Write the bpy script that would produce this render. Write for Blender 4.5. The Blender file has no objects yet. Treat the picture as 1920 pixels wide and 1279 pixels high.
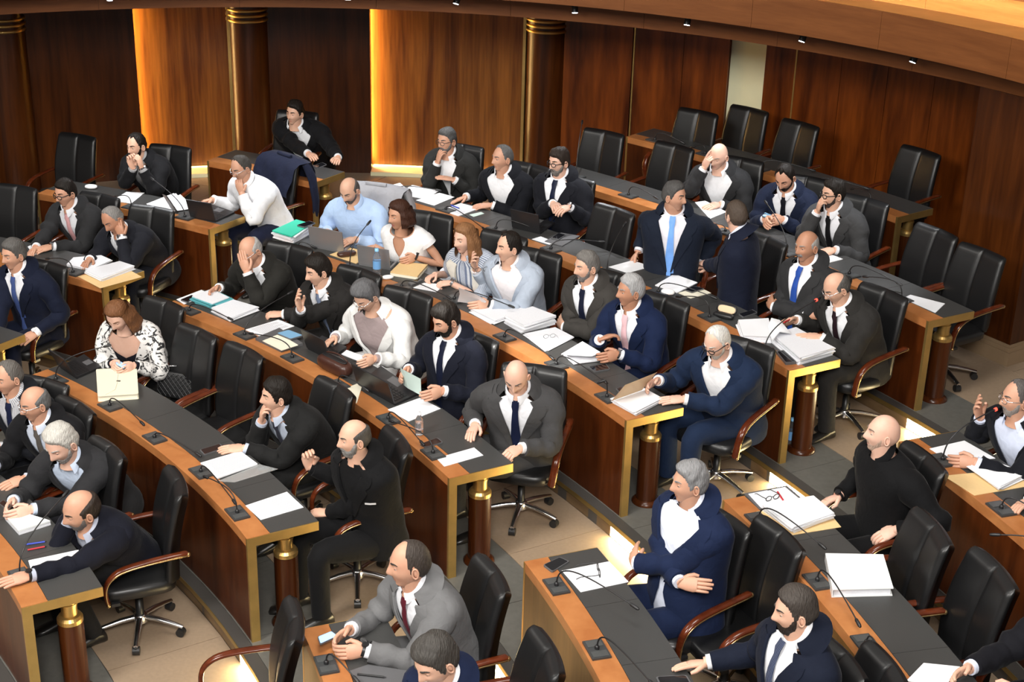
import bpy, math, random
import numpy as np
from mathutils import Matrix, Vector
PI = math.pi
rng = np.random.default_rng(7)
SC = bpy.context.scene
COL = SC.collection

# ------------------------------------------------------------------ camera, world, lights, exposure
CAM = (8.1743, -3.9089, 5.5312)
cd = bpy.data.cameras.new('camera'); cam = bpy.data.objects.new('camera', cd); COL.objects.link(cam)
cd.sensor_fit = 'HORIZONTAL'; cd.sensor_width = 36.0; cd.lens = 36.0 * 2806.76 / 1920.0
cd.clip_start = 0.1; cd.clip_end = 200
cam.matrix_world = (Matrix.Translation(CAM) @ Matrix.Rotation(math.radians(90 - 23.1816), 4, 'X')
                    @ Matrix.Rotation(math.radians(1.543), 4, 'Z'))
SC.camera = cam
SC.view_settings.view_transform = 'Standard'; SC.view_settings.look = 'None'
SC.view_settings.gamma = 1.0; SC.view_settings.use_curve_mapping = False
SC.view_settings.exposure = 0.27
wd = bpy.data.worlds.new('world'); SC.world = wd; wd.use_nodes = True
wd.node_tree.nodes['Background'].inputs[0].default_value = (1.0, 0.93, 0.84, 1)
wd.node_tree.nodes['Background'].inputs[1].default_value = 0.2

def area(name, loc, target, sx, sy, power, color=(1, 1, 1), spread=PI):
    l = bpy.data.lights.new(name, 'AREA'); l.shape = 'RECTANGLE'; l.size = sx; l.size_y = sy
    l.energy = power; l.color = color; l.spread = spread
    o = bpy.data.objects.new(name, l); COL.objects.link(o); o.location = loc
    d = Vector(target) - Vector(loc); o.rotation_euler = d.to_track_quat('-Z', 'Y').to_euler()
    return o
# unseen area lights overhead; the frontal ones are added to brighten the people
area('unseen_overhead_light', (2.5, -1.5, 7.4), (6.0, 4.5, 0.8), 2.4, 2.4, 620, (1.0, .965, .91))
area('unseen_overhead_light', (8.0, 3.0, 8.0), (8.5, 6.0, 0.8), 2.4, 2.4, 250, (1.0, .965, .91))
area('unseen_overhead_light', (8.5, -5.0, 7.8), (8.5, 4.5, 0.8), 2.6, 2.6, 880, (1.0, .97, .93))
area('unseen_overhead_light', (1.5, 6.0, 7.4), (5.0, 9.0, 0.8), 2.0, 2.0, 170, (1.0, .96, .90))
# added narrow spot, no seen lamp, for the bright patch on the fourth desk
sl = bpy.data.lights.new('added_patch_spot', 'SPOT'); sl.energy = 7000; sl.spot_size = math.radians(4.6); sl.spot_blend = .35; sl.shadow_soft_size = .05; sl.color = (1.0, .97, .92)
so_ = bpy.data.objects.new('added_patch_spot', sl); COL.objects.link(so_); so_.location = (3.0, 3.5, 7.4)
so_.rotation_euler = (Vector((8.380,6.085,1.1201)) - Vector((3.0, 3.5, 7.4))).to_track_quat('-Z', 'Y').to_euler()

# ------------------------------------------------------------------ materials
def new_mat(name):
    m = bpy.data.materials.new(name); m.use_nodes = True
    nt = m.node_tree; b = nt.nodes['Principled BSDF']
    return m, nt, b
def link(nt, a, b): nt.links.new(a, b)
def plain(name, col, rough=.6, metal=0.0, spec=.5, coat=0.0, bump=0.0, bscale=60, var=0.0):
    m, nt, b = new_mat(name)
    b.inputs['Base Color'].default_value = (*col, 1); b.inputs['Roughness'].default_value = rough
    b.inputs['Metallic'].default_value = metal; b.inputs['Specular IOR Level'].default_value = spec
    b.inputs['Coat Weight'].default_value = coat
    if bump or var:
        tc = nt.nodes.new('ShaderNodeTexCoord'); n = nt.nodes.new('ShaderNodeTexNoise')
        n.inputs['Scale'].default_value = bscale; n.inputs['Detail'].default_value = 4
        link(nt, tc.outputs['Object'], n.inputs['Vector'])
        if bump:
            bp = nt.nodes.new('ShaderNodeBump'); bp.inputs['Strength'].default_value = bump; bp.inputs['Distance'].default_value = .01
            link(nt, n.outputs['Fac'], bp.inputs['Height']); link(nt, bp.outputs['Normal'], b.inputs['Normal'])
        if var:
            mx = nt.nodes.new('ShaderNodeMix'); mx.data_type = 'RGBA'
            mx.inputs['A'].default_value = (*[c * (1 - var) for c in col], 1); mx.inputs['B'].default_value = (*[min(1, c * (1 + var)) for c in col], 1)
            link(nt, n.outputs['Fac'], mx.inputs['Factor']); link(nt, mx.outputs['Result'], b.inputs['Base Color'])
    return m
def wood(name, c0, c1, rough=.3, scale=(14, 14, .7), coat=.3, fig=3.0):
    m, nt, b = new_mat(name)
    tc = nt.nodes.new('ShaderNodeTexCoord'); mp = nt.nodes.new('ShaderNodeMapping'); mp.inputs['Scale'].default_value = scale
    n1 = nt.nodes.new('ShaderNodeTexNoise'); n1.inputs['Scale'].default_value = 1.0; n1.inputs['Detail'].default_value = 5; n1.inputs['Distortion'].default_value = .6
    mp2 = nt.nodes.new('ShaderNodeMapping'); mp2.inputs['Scale'].default_value = tuple(s * 5 for s in scale)
    n2 = nt.nodes.new('ShaderNodeTexNoise'); n2.inputs['Scale'].default_value = 1.0; n2.inputs['Detail'].default_value = 3
    link(nt, tc.outputs['Object'], mp.inputs['Vector']); link(nt, mp.outputs['Vector'], n1.inputs['Vector'])
    link(nt, tc.outputs['Object'], mp2.inputs['Vector']); link(nt, mp2.outputs['Vector'], n2.inputs['Vector'])
    mth = nt.nodes.new('ShaderNodeMath'); mth.operation = 'MULTIPLY_ADD'; mth.inputs[1].default_value = .45
    link(nt, n2.outputs['Fac'], mth.inputs[0]); link(nt, n1.outputs['Fac'], mth.inputs[2])
    r = nt.nodes.new('ShaderNodeValToRGB'); r.color_ramp.elements[0].position = .5; r.color_ramp.elements[1].position = .98
    r.color_ramp.elements[0].color = (*c0, 1); r.color_ramp.elements[1].color = (*c1, 1)
    link(nt, mth.outputs[0], r.inputs[0]); link(nt, r.outputs[0], b.inputs['Base Color'])
    b.inputs['Roughness'].default_value = rough; b.inputs['Coat Weight'].default_value = coat * .25; b.inputs['Coat Roughness'].default_value = .2; b.inputs['Specular IOR Level'].default_value = .3
    return m
def emit(name, col, s):
    m, nt, b = new_mat(name); b.inputs['Base Color'].default_value = (*col, 1)
    b.inputs['Emission Color'].default_value = (*col, 1); b.inputs['Emission Strength'].default_value = s
    return m
def cloth(name, col, stripe=None, freq=90, axis=0, rough=.85):
    if max(col) < .1: col = tuple(c * .66 for c in col)
    elif min(col) > .6: col = tuple(c * .98 for c in col)
    m, nt, b = new_mat(name); b.inputs['Roughness'].default_value = rough; b.inputs['Specular IOR Level'].default_value = .15
    b.inputs['Sheen Weight'].default_value = .03; b.inputs['Sheen Roughness'].default_value = .4
    tc = nt.nodes.new('ShaderNodeTexCoord'); n = nt.nodes.new('ShaderNodeTexNoise'); n.inputs['Scale'].default_value = 14; n.inputs['Detail'].default_value = 3; n.inputs['Distortion'].default_value = .8
    link(nt, tc.outputs['Object'], n.inputs['Vector'])
    bp = nt.nodes.new('ShaderNodeBump'); bp.inputs['Strength'].default_value = .5; bp.inputs['Distance'].default_value = .012
    link(nt, n.outputs['Fac'], bp.inputs['Height']); link(nt, bp.outputs['Normal'], b.inputs['Normal'])
    mx = nt.nodes.new('ShaderNodeMix'); mx.data_type = 'RGBA'
    mx.inputs['A'].default_value = (*[c * .85 for c in col], 1); mx.inputs['B'].default_value = (*[min(1, c * 1.15) for c in col], 1)
    link(nt, n.outputs['Fac'], mx.inputs['Factor'])
    out = mx.outputs['Result']
    if stripe is not None:
        sx = nt.nodes.new('ShaderNodeSeparateXYZ'); uv = nt.nodes.new('ShaderNodeUVMap'); link(nt, uv.outputs[0], sx.inputs[0])
        s = nt.nodes.new('ShaderNodeMath'); s.operation = 'MULTIPLY'; s.inputs[1].default_value = freq
        if axis == 2:
            a = nt.nodes.new('ShaderNodeMath'); a.operation = 'ADD'; link(nt, sx.outputs[0], a.inputs[0]); link(nt, sx.outputs[1], a.inputs[1]); link(nt, a.outputs[0], s.inputs[0])
        else: link(nt, sx.outputs[axis], s.inputs[0])
        si = nt.nodes.new('ShaderNodeMath'); si.operation = 'SINE'; link(nt, s.outputs[0], si.inputs[0])
        g = nt.nodes.new('ShaderNodeMath'); g.operation = 'GREATER_THAN'; g.inputs[1].default_value = .1; link(nt, si.outputs[0], g.inputs[0])
        m2 = nt.nodes.new('ShaderNodeMix'); m2.data_type = 'RGBA'; m2.inputs['B'].default_value = (*stripe, 1)
        link(nt, g.outputs[0], m2.inputs['Factor']); link(nt, out, m2.inputs['A']); out = m2.outputs['Result']
    link(nt, out, b.inputs['Base Color'])
    return m
def blotch(name, base, dark, scale=22, thr=.52):
    m, nt, b = new_mat(name); b.inputs['Roughness'].default_value = .8
    tc = nt.nodes.new('ShaderNodeTexCoord'); n = nt.nodes.new('ShaderNodeTexNoise'); n.inputs['Scale'].default_value = scale; n.inputs['Detail'].default_value = 6; n.inputs['Distortion'].default_value = 1.6
    link(nt, tc.outputs['Object'], n.inputs['Vector'])
    r = nt.nodes.new('ShaderNodeValToRGB'); r.color_ramp.elements[0].position = thr; r.color_ramp.elements[1].position = thr + .05
    r.color_ramp.elements[0].color = (*base, 1); r.color_ramp.elements[1].color = (*dark, 1)
    link(nt, n.outputs['Fac'], r.inputs[0]); link(nt, r.outputs[0], b.inputs['Base Color'])
    return m
def skin_mat(name, col):
    m, nt, b = new_mat(name); b.inputs['Roughness'].default_value = .5; b.inputs['Specular IOR Level'].default_value = .4
    tc = nt.nodes.new('ShaderNodeTexCoord'); n = nt.nodes.new('ShaderNodeTexNoise'); n.inputs['Scale'].default_value = 25; n.inputs['Detail'].default_value = 3
    link(nt, tc.outputs['Object'], n.inputs['Vector'])
    mx = nt.nodes.new('ShaderNodeMix'); mx.data_type = 'RGBA'
    mx.inputs['A'].default_value = (col[0] * .93, col[1] * .82, col[2] * .78, 1); mx.inputs['B'].default_value = (min(1, col[0] * 1.05), col[1] * 1.06, col[2] * 1.06, 1)
    link(nt, n.outputs['Fac'], mx.inputs['Factor']); link(nt, mx.outputs['Result'], b.inputs['Base Color'])
    b.inputs['Subsurface Weight'].default_value = .08; b.inputs['Subsurface Radius'].default_value = (.02, .008, .004); b.inputs['Subsurface Scale'].default_value = .3
    return m
def hair_mat(name, col):
    m, nt, b = new_mat(name); b.inputs['Roughness'].default_value = .55; b.inputs['Specular IOR Level'].default_value = .22
    tc = nt.nodes.new('ShaderNodeTexCoord'); mp = nt.nodes.new('ShaderNodeMapping'); mp.inputs['Scale'].default_value = (160, 40, 40)
    n = nt.nodes.new('ShaderNodeTexNoise'); n.inputs['Scale'].default_value = 1; n.inputs['Detail'].default_value = 3
    link(nt, tc.outputs['Object'], mp.inputs['Vector']); link(nt, mp.outputs['Vector'], n.inputs['Vector'])
    bp = nt.nodes.new('ShaderNodeBump'); bp.inputs['Strength'].default_value = .8; bp.inputs['Distance'].default_value = .01
    link(nt, n.outputs['Fac'], bp.inputs['Height']); link(nt, bp.outputs['Normal'], b.inputs['Normal'])
    mx = nt.nodes.new('ShaderNodeMix'); mx.data_type = 'RGBA'
    mx.inputs['A'].default_value = (*[c * .55 for c in col], 1); mx.inputs['B'].default_value = (*[min(1, c * 1.35) for c in col], 1)
    link(nt, n.outputs['Fac'], mx.inputs['Factor']); link(nt, mx.outputs['Result'], b.inputs['Base Color'])
    return m
_mc = {}
def cached(fn, *a, **k):
    key = (fn.__name__, str(a), str(k))
    if key not in _mc: _mc[key] = fn(*a, **k)
    return _mc[key]

M = {
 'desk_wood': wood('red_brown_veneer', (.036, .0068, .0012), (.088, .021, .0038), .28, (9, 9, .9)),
 'desk_front_lit': wood('veneer_lit_tone', (.095, .042, .011), (.165, .085, .026), .3, (9, 9, .9)),  # same desk wood, glow and floor reflection put into a paler colour
 'strip': wood('orange_cherry_wood', (.33, .115, .034), (.46, .19, .064), .32, (3, 3, 8), .35),
 'pad': plain('charcoal_desk_leather', (.044, .044, .043), .42, bump=.15, bscale=300),
 'brass': plain('brushed_brass', (.62, .41, .14), .33, .85, var=.25, bscale=9),
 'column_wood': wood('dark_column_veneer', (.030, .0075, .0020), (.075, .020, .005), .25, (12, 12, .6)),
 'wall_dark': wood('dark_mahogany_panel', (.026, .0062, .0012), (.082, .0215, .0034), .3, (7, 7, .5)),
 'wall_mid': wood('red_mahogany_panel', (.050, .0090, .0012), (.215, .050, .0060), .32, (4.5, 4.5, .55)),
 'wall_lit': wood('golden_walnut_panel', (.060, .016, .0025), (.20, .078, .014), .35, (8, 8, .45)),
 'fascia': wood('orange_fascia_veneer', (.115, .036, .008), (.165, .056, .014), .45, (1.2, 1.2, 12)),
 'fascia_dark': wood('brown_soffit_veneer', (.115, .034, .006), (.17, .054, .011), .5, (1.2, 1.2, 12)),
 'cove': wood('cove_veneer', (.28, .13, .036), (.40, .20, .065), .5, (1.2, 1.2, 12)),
 'cream': plain('cream_panel_lit_tone', (.78, .75, .50), .4, var=.06, bscale=6),  # cream tone raised to carry the light on the wall strip
 'tan': plain('tan_floor_stone', (.29, .212, .145), .45, bump=.05, bscale=40, var=.16),
 'grey': plain('dark_grey_floor_stone', (.115, .112, .10), .4, bump=.05, bscale=25, var=.25),
 'riser': wood('riser_wood', (.11, .065, .03), (.19, .12, .06), .4, (2, 2, 10)),
 'nosing': plain('dark_step_nosing', (.06, .055, .05), .4),
 'gold_edge': plain('brass_step_edge', (.45, .33, .12), .35, .9),
 'led': emit('warm_led_strip', (1.0, .80, .42), 34),
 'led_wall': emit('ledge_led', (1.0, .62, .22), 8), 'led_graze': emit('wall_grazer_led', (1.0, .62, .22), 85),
 'led_cove': emit('cove_led', (1.0, .68, .26), 95),
 'base_stone': plain('tan_baseboard_stone', (.25, .17, .10), .4, var=.12, bscale=12),
 'leather': plain('black_chair_leather', (.0075, .0075, .008), .38, bump=.10, bscale=16, spec=.5),
 'arm_wood': wood('polished_armrest_wood', (.050, .009, .003), (.125, .026, .008), .18, (3, 3, 14), .8),
 'arm_trim': plain('brass_armrest_trim', (.55, .36, .16), .25, .9),
 'chrome': plain('polished_chrome', (.80, .80, .82), .24, 1.0),
 'black': plain('black_plastic', (.012, .012, .013), .4),
 'plate': plain('dark_grey_microphone_plate', (.055, .058, .06), .4, .3),
 'plate2': plain('grey_microphone_key_panel', (.10, .105, .105), .35, .4),
 'spot': plain('black_spotlight_metal', (.01, .01, .011), .4),
 'spot_face': emit('spotlight_face', (.85, .92, 1.0), 12),
 'red': emit('red_ring_light', (1.0, .05, .03), 3),
 'paper': plain('white_paper', (.80, .81, .84), .7),
 'paper2': plain('printed_paper', (.72, .73, .77), .7, var=.08, bscale=130),
 'cream_paper': plain('cream_paper', (.78, .74, .60), .7),
 'manila': plain('manila_envelope_paper', (.72, .50, .24), .75, var=.06),
 'tan_folder': plain('beige_card_folder', (.70, .52, .33), .75),
 'green': plain('green_folder_card', (.02, .50, .33), .5),
 'teal': plain('teal_folder_card', (.10, .38, .42), .5),
 'ltgreen': plain('pale_green_leaflet', (.62, .76, .70), .7),
 'silver': plain('silver_laptop_shell', (.33, .33, .34), .4, .6),
 'dk_laptop': plain('dark_laptop_shell', (.02, .02, .022), .38, .2),
 'screen_blue': emit('lit_phone_screen', (.28, .50, .95), .8),
 'screen_dim': emit('dim_tablet_screen', (.14, .28, .42), .35),
 'screen_pale': emit('lit_laptop_screen_edge', (.45, .72, .75), .5),
 'glass_black': plain('black_screen_glass', (.008, .008, .010), .1, spec=.7),
 'case_grey': plain('grey_case', (.10, .10, .105), .4),
 'brown_leather': plain('brown_bag_leather', (.05, .018, .012), .35, bump=.3, bscale=30),
 'cream_leather': plain('cream_folder_leather', (.80, .75, .58), .45),
 'white_gloss': plain('white_binder_vinyl', (.82, .84, .84), .35),
 'tissue': plain('white_tissue', (.85, .85, .85), .9, bump=.6, bscale=30),
 'navy_cloth': cloth('navy_cloth', (.014, .018, .042)),
 'grey_cloth': cloth('light_grey_cloth', (.30, .30, .32)),
 'pen_blue': plain('blue_pen_plastic', (.02, .05, .45), .3),
 'pen_red': plain('red_pen_plastic', (.5, .02, .03), .3),
 'watch_steel': plain('watch_steel', (.6, .6, .62), .25, 1.0),
 'eye_white': plain('eye_white', (.46, .42, .39), .25),
 'iris': plain('dark_iris', (.018, .010, .006), .15),
 'shoe': plain('black_shoe_leather', (.012, .011, .010), .3),
}
def glassy(name, col, tr=.95):
    m, nt, b = new_mat(name); b.inputs['Base Color'].default_value = (*col, 1); b.inputs['Roughness'].default_value = .05
    b.inputs['Transmission Weight'].default_value = tr; b.inputs['IOR'].default_value = 1.33
    return m
M['pet'] = glassy('clear_plastic', (.93, .96, 1.0)); M['label'] = plain('blue_bottle_label', (.15, .35, .65), .5)
M['cap'] = plain('blue_bottle_cap', (.25, .55, .85), .4); M['cap_white'] = plain('white_bottle_cap', (.8, .8, .82), .4)
M['lens'] = glassy('spectacle_lens', (.95, .97, .97), .97)

# ------------------------------------------------------------------ mesh helpers
class MB:
    def __init__(s): s.v = []; s.f = []; s.m = []; s.uv = []; s.n = 0; s.sm = []
    def add(s, v, f, mat=0, uv=None, smooth=True):
        v = np.asarray(v, float).reshape(-1, 3); o = s.n
        s.v.append(v); s.f.extend([tuple(int(i) + o for i in q) for q in f]); s.m.extend([mat] * len(f)); s.sm.extend([smooth] * len(f))
        s.uv.append(np.zeros((len(v), 2)) if uv is None else np.asarray(uv, float).reshape(-1, 2)); s.n += len(v)
    def grid(s, P, cu=False, cv=False, mat=0, mask=None, smooth=True, flip=False):
        P = np.asarray(P, float); n, m = P.shape[:2]; f = []
        for i in range(n if cu else n - 1):
            for j in range(m if cv else m - 1):
                a, b, c, d = i * m + j, i * m + (j + 1) % m, ((i + 1) % n) * m + (j + 1) % m, ((i + 1) % n) * m + j
                if mask is None or (mask[i, j] and mask[i, (j + 1) % m] and mask[(i + 1) % n, (j + 1) % m] and mask[(i + 1) % n, j]):
                    f.append((a, d, c, b) if flip else (a, b, c, d))
        uu, vv = np.meshgrid(np.linspace(0, 1, n), np.linspace(0, 1, m), indexing='ij')
        s.add(P.reshape(-1, 3), f, mat, np.stack([vv, uu], -1).reshape(-1, 2), smooth)
    def tube(s, pts, rad, sides=8, mat=0, caps=True, flat=None, up=None):
        pts = np.asarray(pts, float); n = len(pts); rad = np.broadcast_to(np.asarray(rad, float), (n,))
        T = np.gradient(pts, axis=0); T /= np.linalg.norm(T, axis=1)[:, None] + 1e-12
        u = np.array(up if up is not None else (0, 0, 1.0), float)
        if abs(u @ T[0]) > .95 and up is None: u = np.array((1.0, 0, 0))
        P = np.zeros((n, sides, 3)); a = np.linspace(0, 2 * PI, sides, endpoint=False)
        for i in range(n):
            x = np.cross(T[i], u); nx = np.linalg.norm(x)
            if nx < 1e-6: x = np.array((1.0, 0, 0)); nx = 1
            x /= nx; y = np.cross(x, T[i]); u = y
            ry = rad[i] * (flat if flat else 1)
            P[i] = pts[i] + np.outer(np.cos(a), x) * rad[i] + np.outer(np.sin(a), y) * ry
        s.grid(P, False, True, mat)
        if caps:
            s.add(P[0], [tuple(range(sides))], mat); s.add(P[-1], [tuple(range(sides - 1, -1, -1))], mat)
    def lathe(s, prof, c=(0, 0, 0), sides=24, mat=0, smooth=True):
        a = np.linspace(0, 2 * PI, sides, endpoint=False)
        P = np.array([[(c[0] + r * math.cos(t), c[1] + r * math.sin(t), c[2] + z) for t in a] for r, z in prof])
        s.grid(P, False, True, mat, smooth=smooth)
        if prof[0][0] > 1e-4: s.add(P[0], [tuple(range(sides - 1, -1, -1))], mat, smooth=False)
        if prof[-1][0] > 1e-4: s.add(P[-1], [tuple(range(sides))], mat, smooth=False)
    def prism(s, poly, z0, z1, mat=0, top=None, bot=None):
        poly = [tuple(p[:2]) for p in poly]; n = len(poly)
        v = [(x, y, z0) for x, y in poly] + [(x, y, z1) for x, y in poly]
        f = [tuple(range(n - 1, -1, -1)), tuple(range(n, 2 * n))] + [(i, (i + 1) % n, n + (i + 1) % n, n + i) for i in range(n)]
        s.add(v, f, mat, smooth=False)
    def box(s, c, size, rz=0.0, mat=0, R=None):
        x, y, z = [d / 2 for d in size]
        v = np.array([(a, b, d) for d in (-z, z) for a, b in ((-x, -y), (x, -y), (x, y), (-x, y))])
        if R is None: R = np.array(Matrix.Rotation(rz, 3, 'Z'))
        v = v @ np.asarray(R).T + np.asarray(c, float)
        s.add(v, [(3, 2, 1, 0), (4, 5, 6, 7), (0, 1, 5, 4), (1, 2, 6, 5), (2, 3, 7, 6), (3, 0, 4, 7)], mat, smooth=False)
    def rbox(s, c, size, b=.01, R=None, mat=0, n=5.0, res=10):
        # rounded box (superellipsoid)
        u = np.linspace(-PI / 2, PI / 2, res + 1); w = np.linspace(-PI, PI, res * 2, endpoint=False); e = 2 / n
        sg = lambda t: np.sign(t) * np.abs(t) ** e
        P = np.zeros((len(u), len(w), 3))
        for i, a in enumerate(u):
            P[i, :, 0] = sg(np.cos(a)) * sg(np.cos(w)) * size[0] / 2; P[i, :, 1] = sg(np.cos(a)) * sg(np.sin(w)) * size[1] / 2; P[i, :, 2] = sg(np.sin(a)) * size[2] / 2
        if R is not None: P = P @ np.asarray(R).T
        s.grid(P + np.asarray(c, float), False, True, mat)
    def ball(s, c, r, mat=0, R=None, n=8, m=12):
        u = np.linspace(-PI / 2, PI / 2, n + 1); w = np.linspace(-PI, PI, m, endpoint=False)
        r = np.broadcast_to(np.asarray(r, float), (3,))
        P = np.stack([np.outer(np.cos(u), np.cos(w)) * r[0], np.outer(np.cos(u), np.sin(w)) * r[1], np.outer(np.sin(u), np.ones(m)) * r[2]], -1)
        if R is not None: P = P @ np.asarray(R).T
        s.grid(P + np.asarray(c, float), False, True, mat)
    def arc(s, r0, r1, t0, t1, z0, z1, mat=0, n=None, c=(0, 0)):
        if n is None: n = max(1, int(abs(t1 - t0) / 1.2) + 1)
        A = np.radians(np.linspace(t0, t1, n + 1)); P = np.zeros((n + 1, 4, 3))
        for i, a in enumerate(A):
            for j, (r, z) in enumerate(((r0, z0), (r1, z0), (r1, z1), (r0, z1))): P[i, j] = (c[0] + r * math.cos(a), c[1] + r * math.sin(a), z)
        s.grid(P, False, True, mat, smooth=False)
        s.add(P[0], [(0, 1, 2, 3)], mat, smooth=False); s.add(P[-1], [(3, 2, 1, 0)], mat, smooth=False)
    def build(s, name, mats, parent=None, world=True):
        me = bpy.data.meshes.new(name); V = np.concatenate(s.v) if s.v else np.zeros((0, 3)); UV = np.concatenate(s.uv)
        o = bpy.data.objects.new(name, me); COL.objects.link(o)
        if parent is not None:
            o.parent = parent
            if world: V = V - np.array(root_loc(parent))
        me.from_pydata(V.tolist(), [], s.f)
        if not isinstance(mats, (list, tuple)): mats = [mats]
        for m in mats: me.materials.append(M[m] if isinstance(m, str) else m)
        me.polygons.foreach_set('material_index', s.m); me.polygons.foreach_set('use_smooth', s.sm)
        ul = me.uv_layers.new(name='UVMap'); li = np.zeros(len(me.loops), int); me.loops.foreach_get('vertex_index', li)
        ul.data.foreach_set('uv', UV[li].ravel()); me.update()
        return o
def root_loc(o):
    while o.parent is not None: o = o.parent
    return o.location
def thing(name, label, cat, loc=(0, 0, 0), rz=0.0, group=None):
    o = bpy.data.objects.new(name, None); COL.objects.link(o); o.empty_display_size = .1
    o.location = loc; o.rotation_euler = (0, 0, rz); o['label'] = label; o['category'] = cat
    if group: o['group'] = group
    return o
def tag(o, label, cat, group=None):
    o['label'] = label; o['category'] = cat
    if group: o['group'] = group
    return o
def setting(o): o['kind'] = 'structure'; return o
def recenter(o):
    me = o.data; n = len(me.vertices); v = np.zeros(n * 3); me.vertices.foreach_get('co', v); v = v.reshape(-1, 3)
    c = np.array([(v[:, 0].min() + v[:, 0].max()) / 2, (v[:, 1].min() + v[:, 1].max()) / 2, v[:, 2].min()])
    me.vertices.foreach_set('co', (v - c).ravel()); o.location = c; me.update(); return o
def pol(r, t): return (r * math.cos(math.radians(t)), r * math.sin(math.radians(t)))
def copy_tree(o, parent=None, label=None, loc=None, rz=None, group=None):
    c = o.copy(); COL.objects.link(c); c.parent = parent
    if loc is not None: c.location = loc
    if rz is not None: c.rotation_euler = (0, 0, rz)
    if label: c['label'] = label
    if group: c['group'] = group
    for ch in kids.get(o.name, []): copy_tree_child(ch, c)
    return c
def copy_tree_child(o, parent):
    c = o.copy(); COL.objects.link(c); c.parent = parent
    for ch in kids.get(o.name, []): copy_tree_child(ch, c)
kids = {}
def index_kids(root):
    for o in list(COL.objects):
        if o.parent is not None and (o.parent == root or o.parent.parent == root): kids.setdefault(o.parent.name, []).append(o)

# ------------------------------------------------------------------ layout of the hemicycle (metres, centre of the arcs at the origin)
ROWS = 'ABCDEFG'
def RK(r): return 6.339 + 1.3207 * (ROWS.index(r) if isinstance(r, str) else r)
def ZF(r): return 0.1267 * (ROWS.index(r) if isinstance(r, str) else r)
DH = 0.74; DW = 0.462; STRIP = 0.147; TOPT = 0.062
BC = (6.5, 5.2)                                   # centre of the round back wall and of the gallery front

# ------------------------------------------------------------------ floor terraces
floor = setting(thing('floor', 'stepped floor of tan and dark grey stone tiles', 'floor'))
del floor['category']
def t_range(k):
    return (35.0, 51.0) if k == 6 else ((2.0, 51.0) if k == 5 else (2.0, 82.0))
for k in range(-1, 7):
    z = ZF(k); r0 = RK(k) - .08; r1 = RK(k + 1) - .08; t0, t1 = t_range(k)
    mb = MB()
    mb.arc(r0 if k >= 0 else 3.5, 16.6 if k >= 4 else r1 + .04, t0, t1, -.4, z - .006, n=40)
    mb.build('terrace', 'nosing', floor)
    rb = RK(k) + .50
    e0, e1 = t_range(k)
    bands = [(r0 + .07, rb, 'grey'), (rb, r1 if k < 6 else 16.3, 'tan')]
    for a, b, mt in bands:
        nt = max(1, int(round(math.radians(e1 - e0) * (a + b) / 2 / (.8 if k >= 0 else 1.2))))
        for i in range(nt):
            s0 = e0 + (e1 - e0) * i / nt; s1 = e0 + (e1 - e0) * (i + 1) / nt; g = math.degrees(.0025 / a)
            if s1 < 6 or s0 > 72: continue
            q = MB(); q.arc(a + .0025, b - .0025, s0 + g, s1 - g, z - .02, z, n=2); q.build('tile', mt, floor)
    if k >= 0:
        q = MB(); q.arc(r0 - .012, r0 + .068, t0, t1, z - .03, z + .001, n=40); q.build('step_nosing', 'nosing', floor)
        q = MB(); q.arc(r0 - .016, r0 - .012, t0, t1, z - .032, z + .0015, n=40); q.build('step_edge', 'gold_edge', floor)
for a, b, z, c0, c1 in ((RK(5) - .08, 16.3, ZF(4), 51.0, 78.0), (RK(6) - .08, 15.6, ZF(5), 12.0, 35.0)):
    n = 10
    for i in range(n):
        q = MB(); q.arc(a + .003, b, c0 + (c1 - c0) * i / n + .02, c0 + (c1 - c0) * (i + 1) / n - .02, z - .02, z, n=3); q.build('tile', 'tan', floor)
AISLE_R = {0: (22.3, 30.7), 1: (22.6, 30.2), 2: (22.84, 29.69), 3: (23.1, 29.6), 4: (23.5, 29.36), 5: (23.6, 29.55)}
AISLE_L = {1: (52.8, 57.6), 2: (53.55, 57.8), 3: (54.3, 58.05), 4: (54.3, 57.5)}
for k in range(0, 7):
    t0, t1 = t_range(k); r = RK(k) - .075; z = ZF(k)
    cuts = [c for c in (AISLE_R.get(k), AISLE_L.get(k)) if c]
    edges = [t0] + [x for c in cuts for x in c] + [t1]
    for i in range(0, len(edges), 2):
        q = MB(); q.arc(r - .006, r, edges[i], edges[i + 1], z - .1267, z - .03); q.build('riser', 'riser', floor)
    for c in cuts:
        q = MB(); q.arc(r - .004, r, c[0], c[1], z - .1267, z - .03); q.build('riser', 'base_stone', floor)
        q = MB(); q.arc(r - .012, r - .004, c[0] + .2, c[1] - .05, z - .118, z - .034); q.build('step_light', 'led', floor)
q = MB(); q.arc(RK(5) - .08, 16.3, 50.95, 51.0, ZF(4), ZF(5)); q.build('riser', 'riser', floor)

# ------------------------------------------------------------------ round back wall of veneer panels, columns, pillar, gallery front
wall = setting(thing('wall_back', 'curved mahogany panel wall behind the rows', 'wall')); del wall['category']
def wpanel(p0, p1, r, mat, name='panel', z0=.2, z1=3.10, th=.12):
    q = MB(); q.arc(r, r + th, p0, p1, z0, z1, c=BC); return q.build(name, mat, wall)
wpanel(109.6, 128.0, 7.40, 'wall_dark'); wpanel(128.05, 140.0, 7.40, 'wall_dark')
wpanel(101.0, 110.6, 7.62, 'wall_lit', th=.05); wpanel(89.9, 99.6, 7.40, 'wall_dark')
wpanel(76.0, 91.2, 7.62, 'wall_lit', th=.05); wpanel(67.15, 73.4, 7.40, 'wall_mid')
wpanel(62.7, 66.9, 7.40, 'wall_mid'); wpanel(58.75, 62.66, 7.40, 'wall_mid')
wpanel(55.6, 58.7, 7.44, 'cream'); wpanel(52.95, 55.55, 7.40, 'wall_mid')
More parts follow.
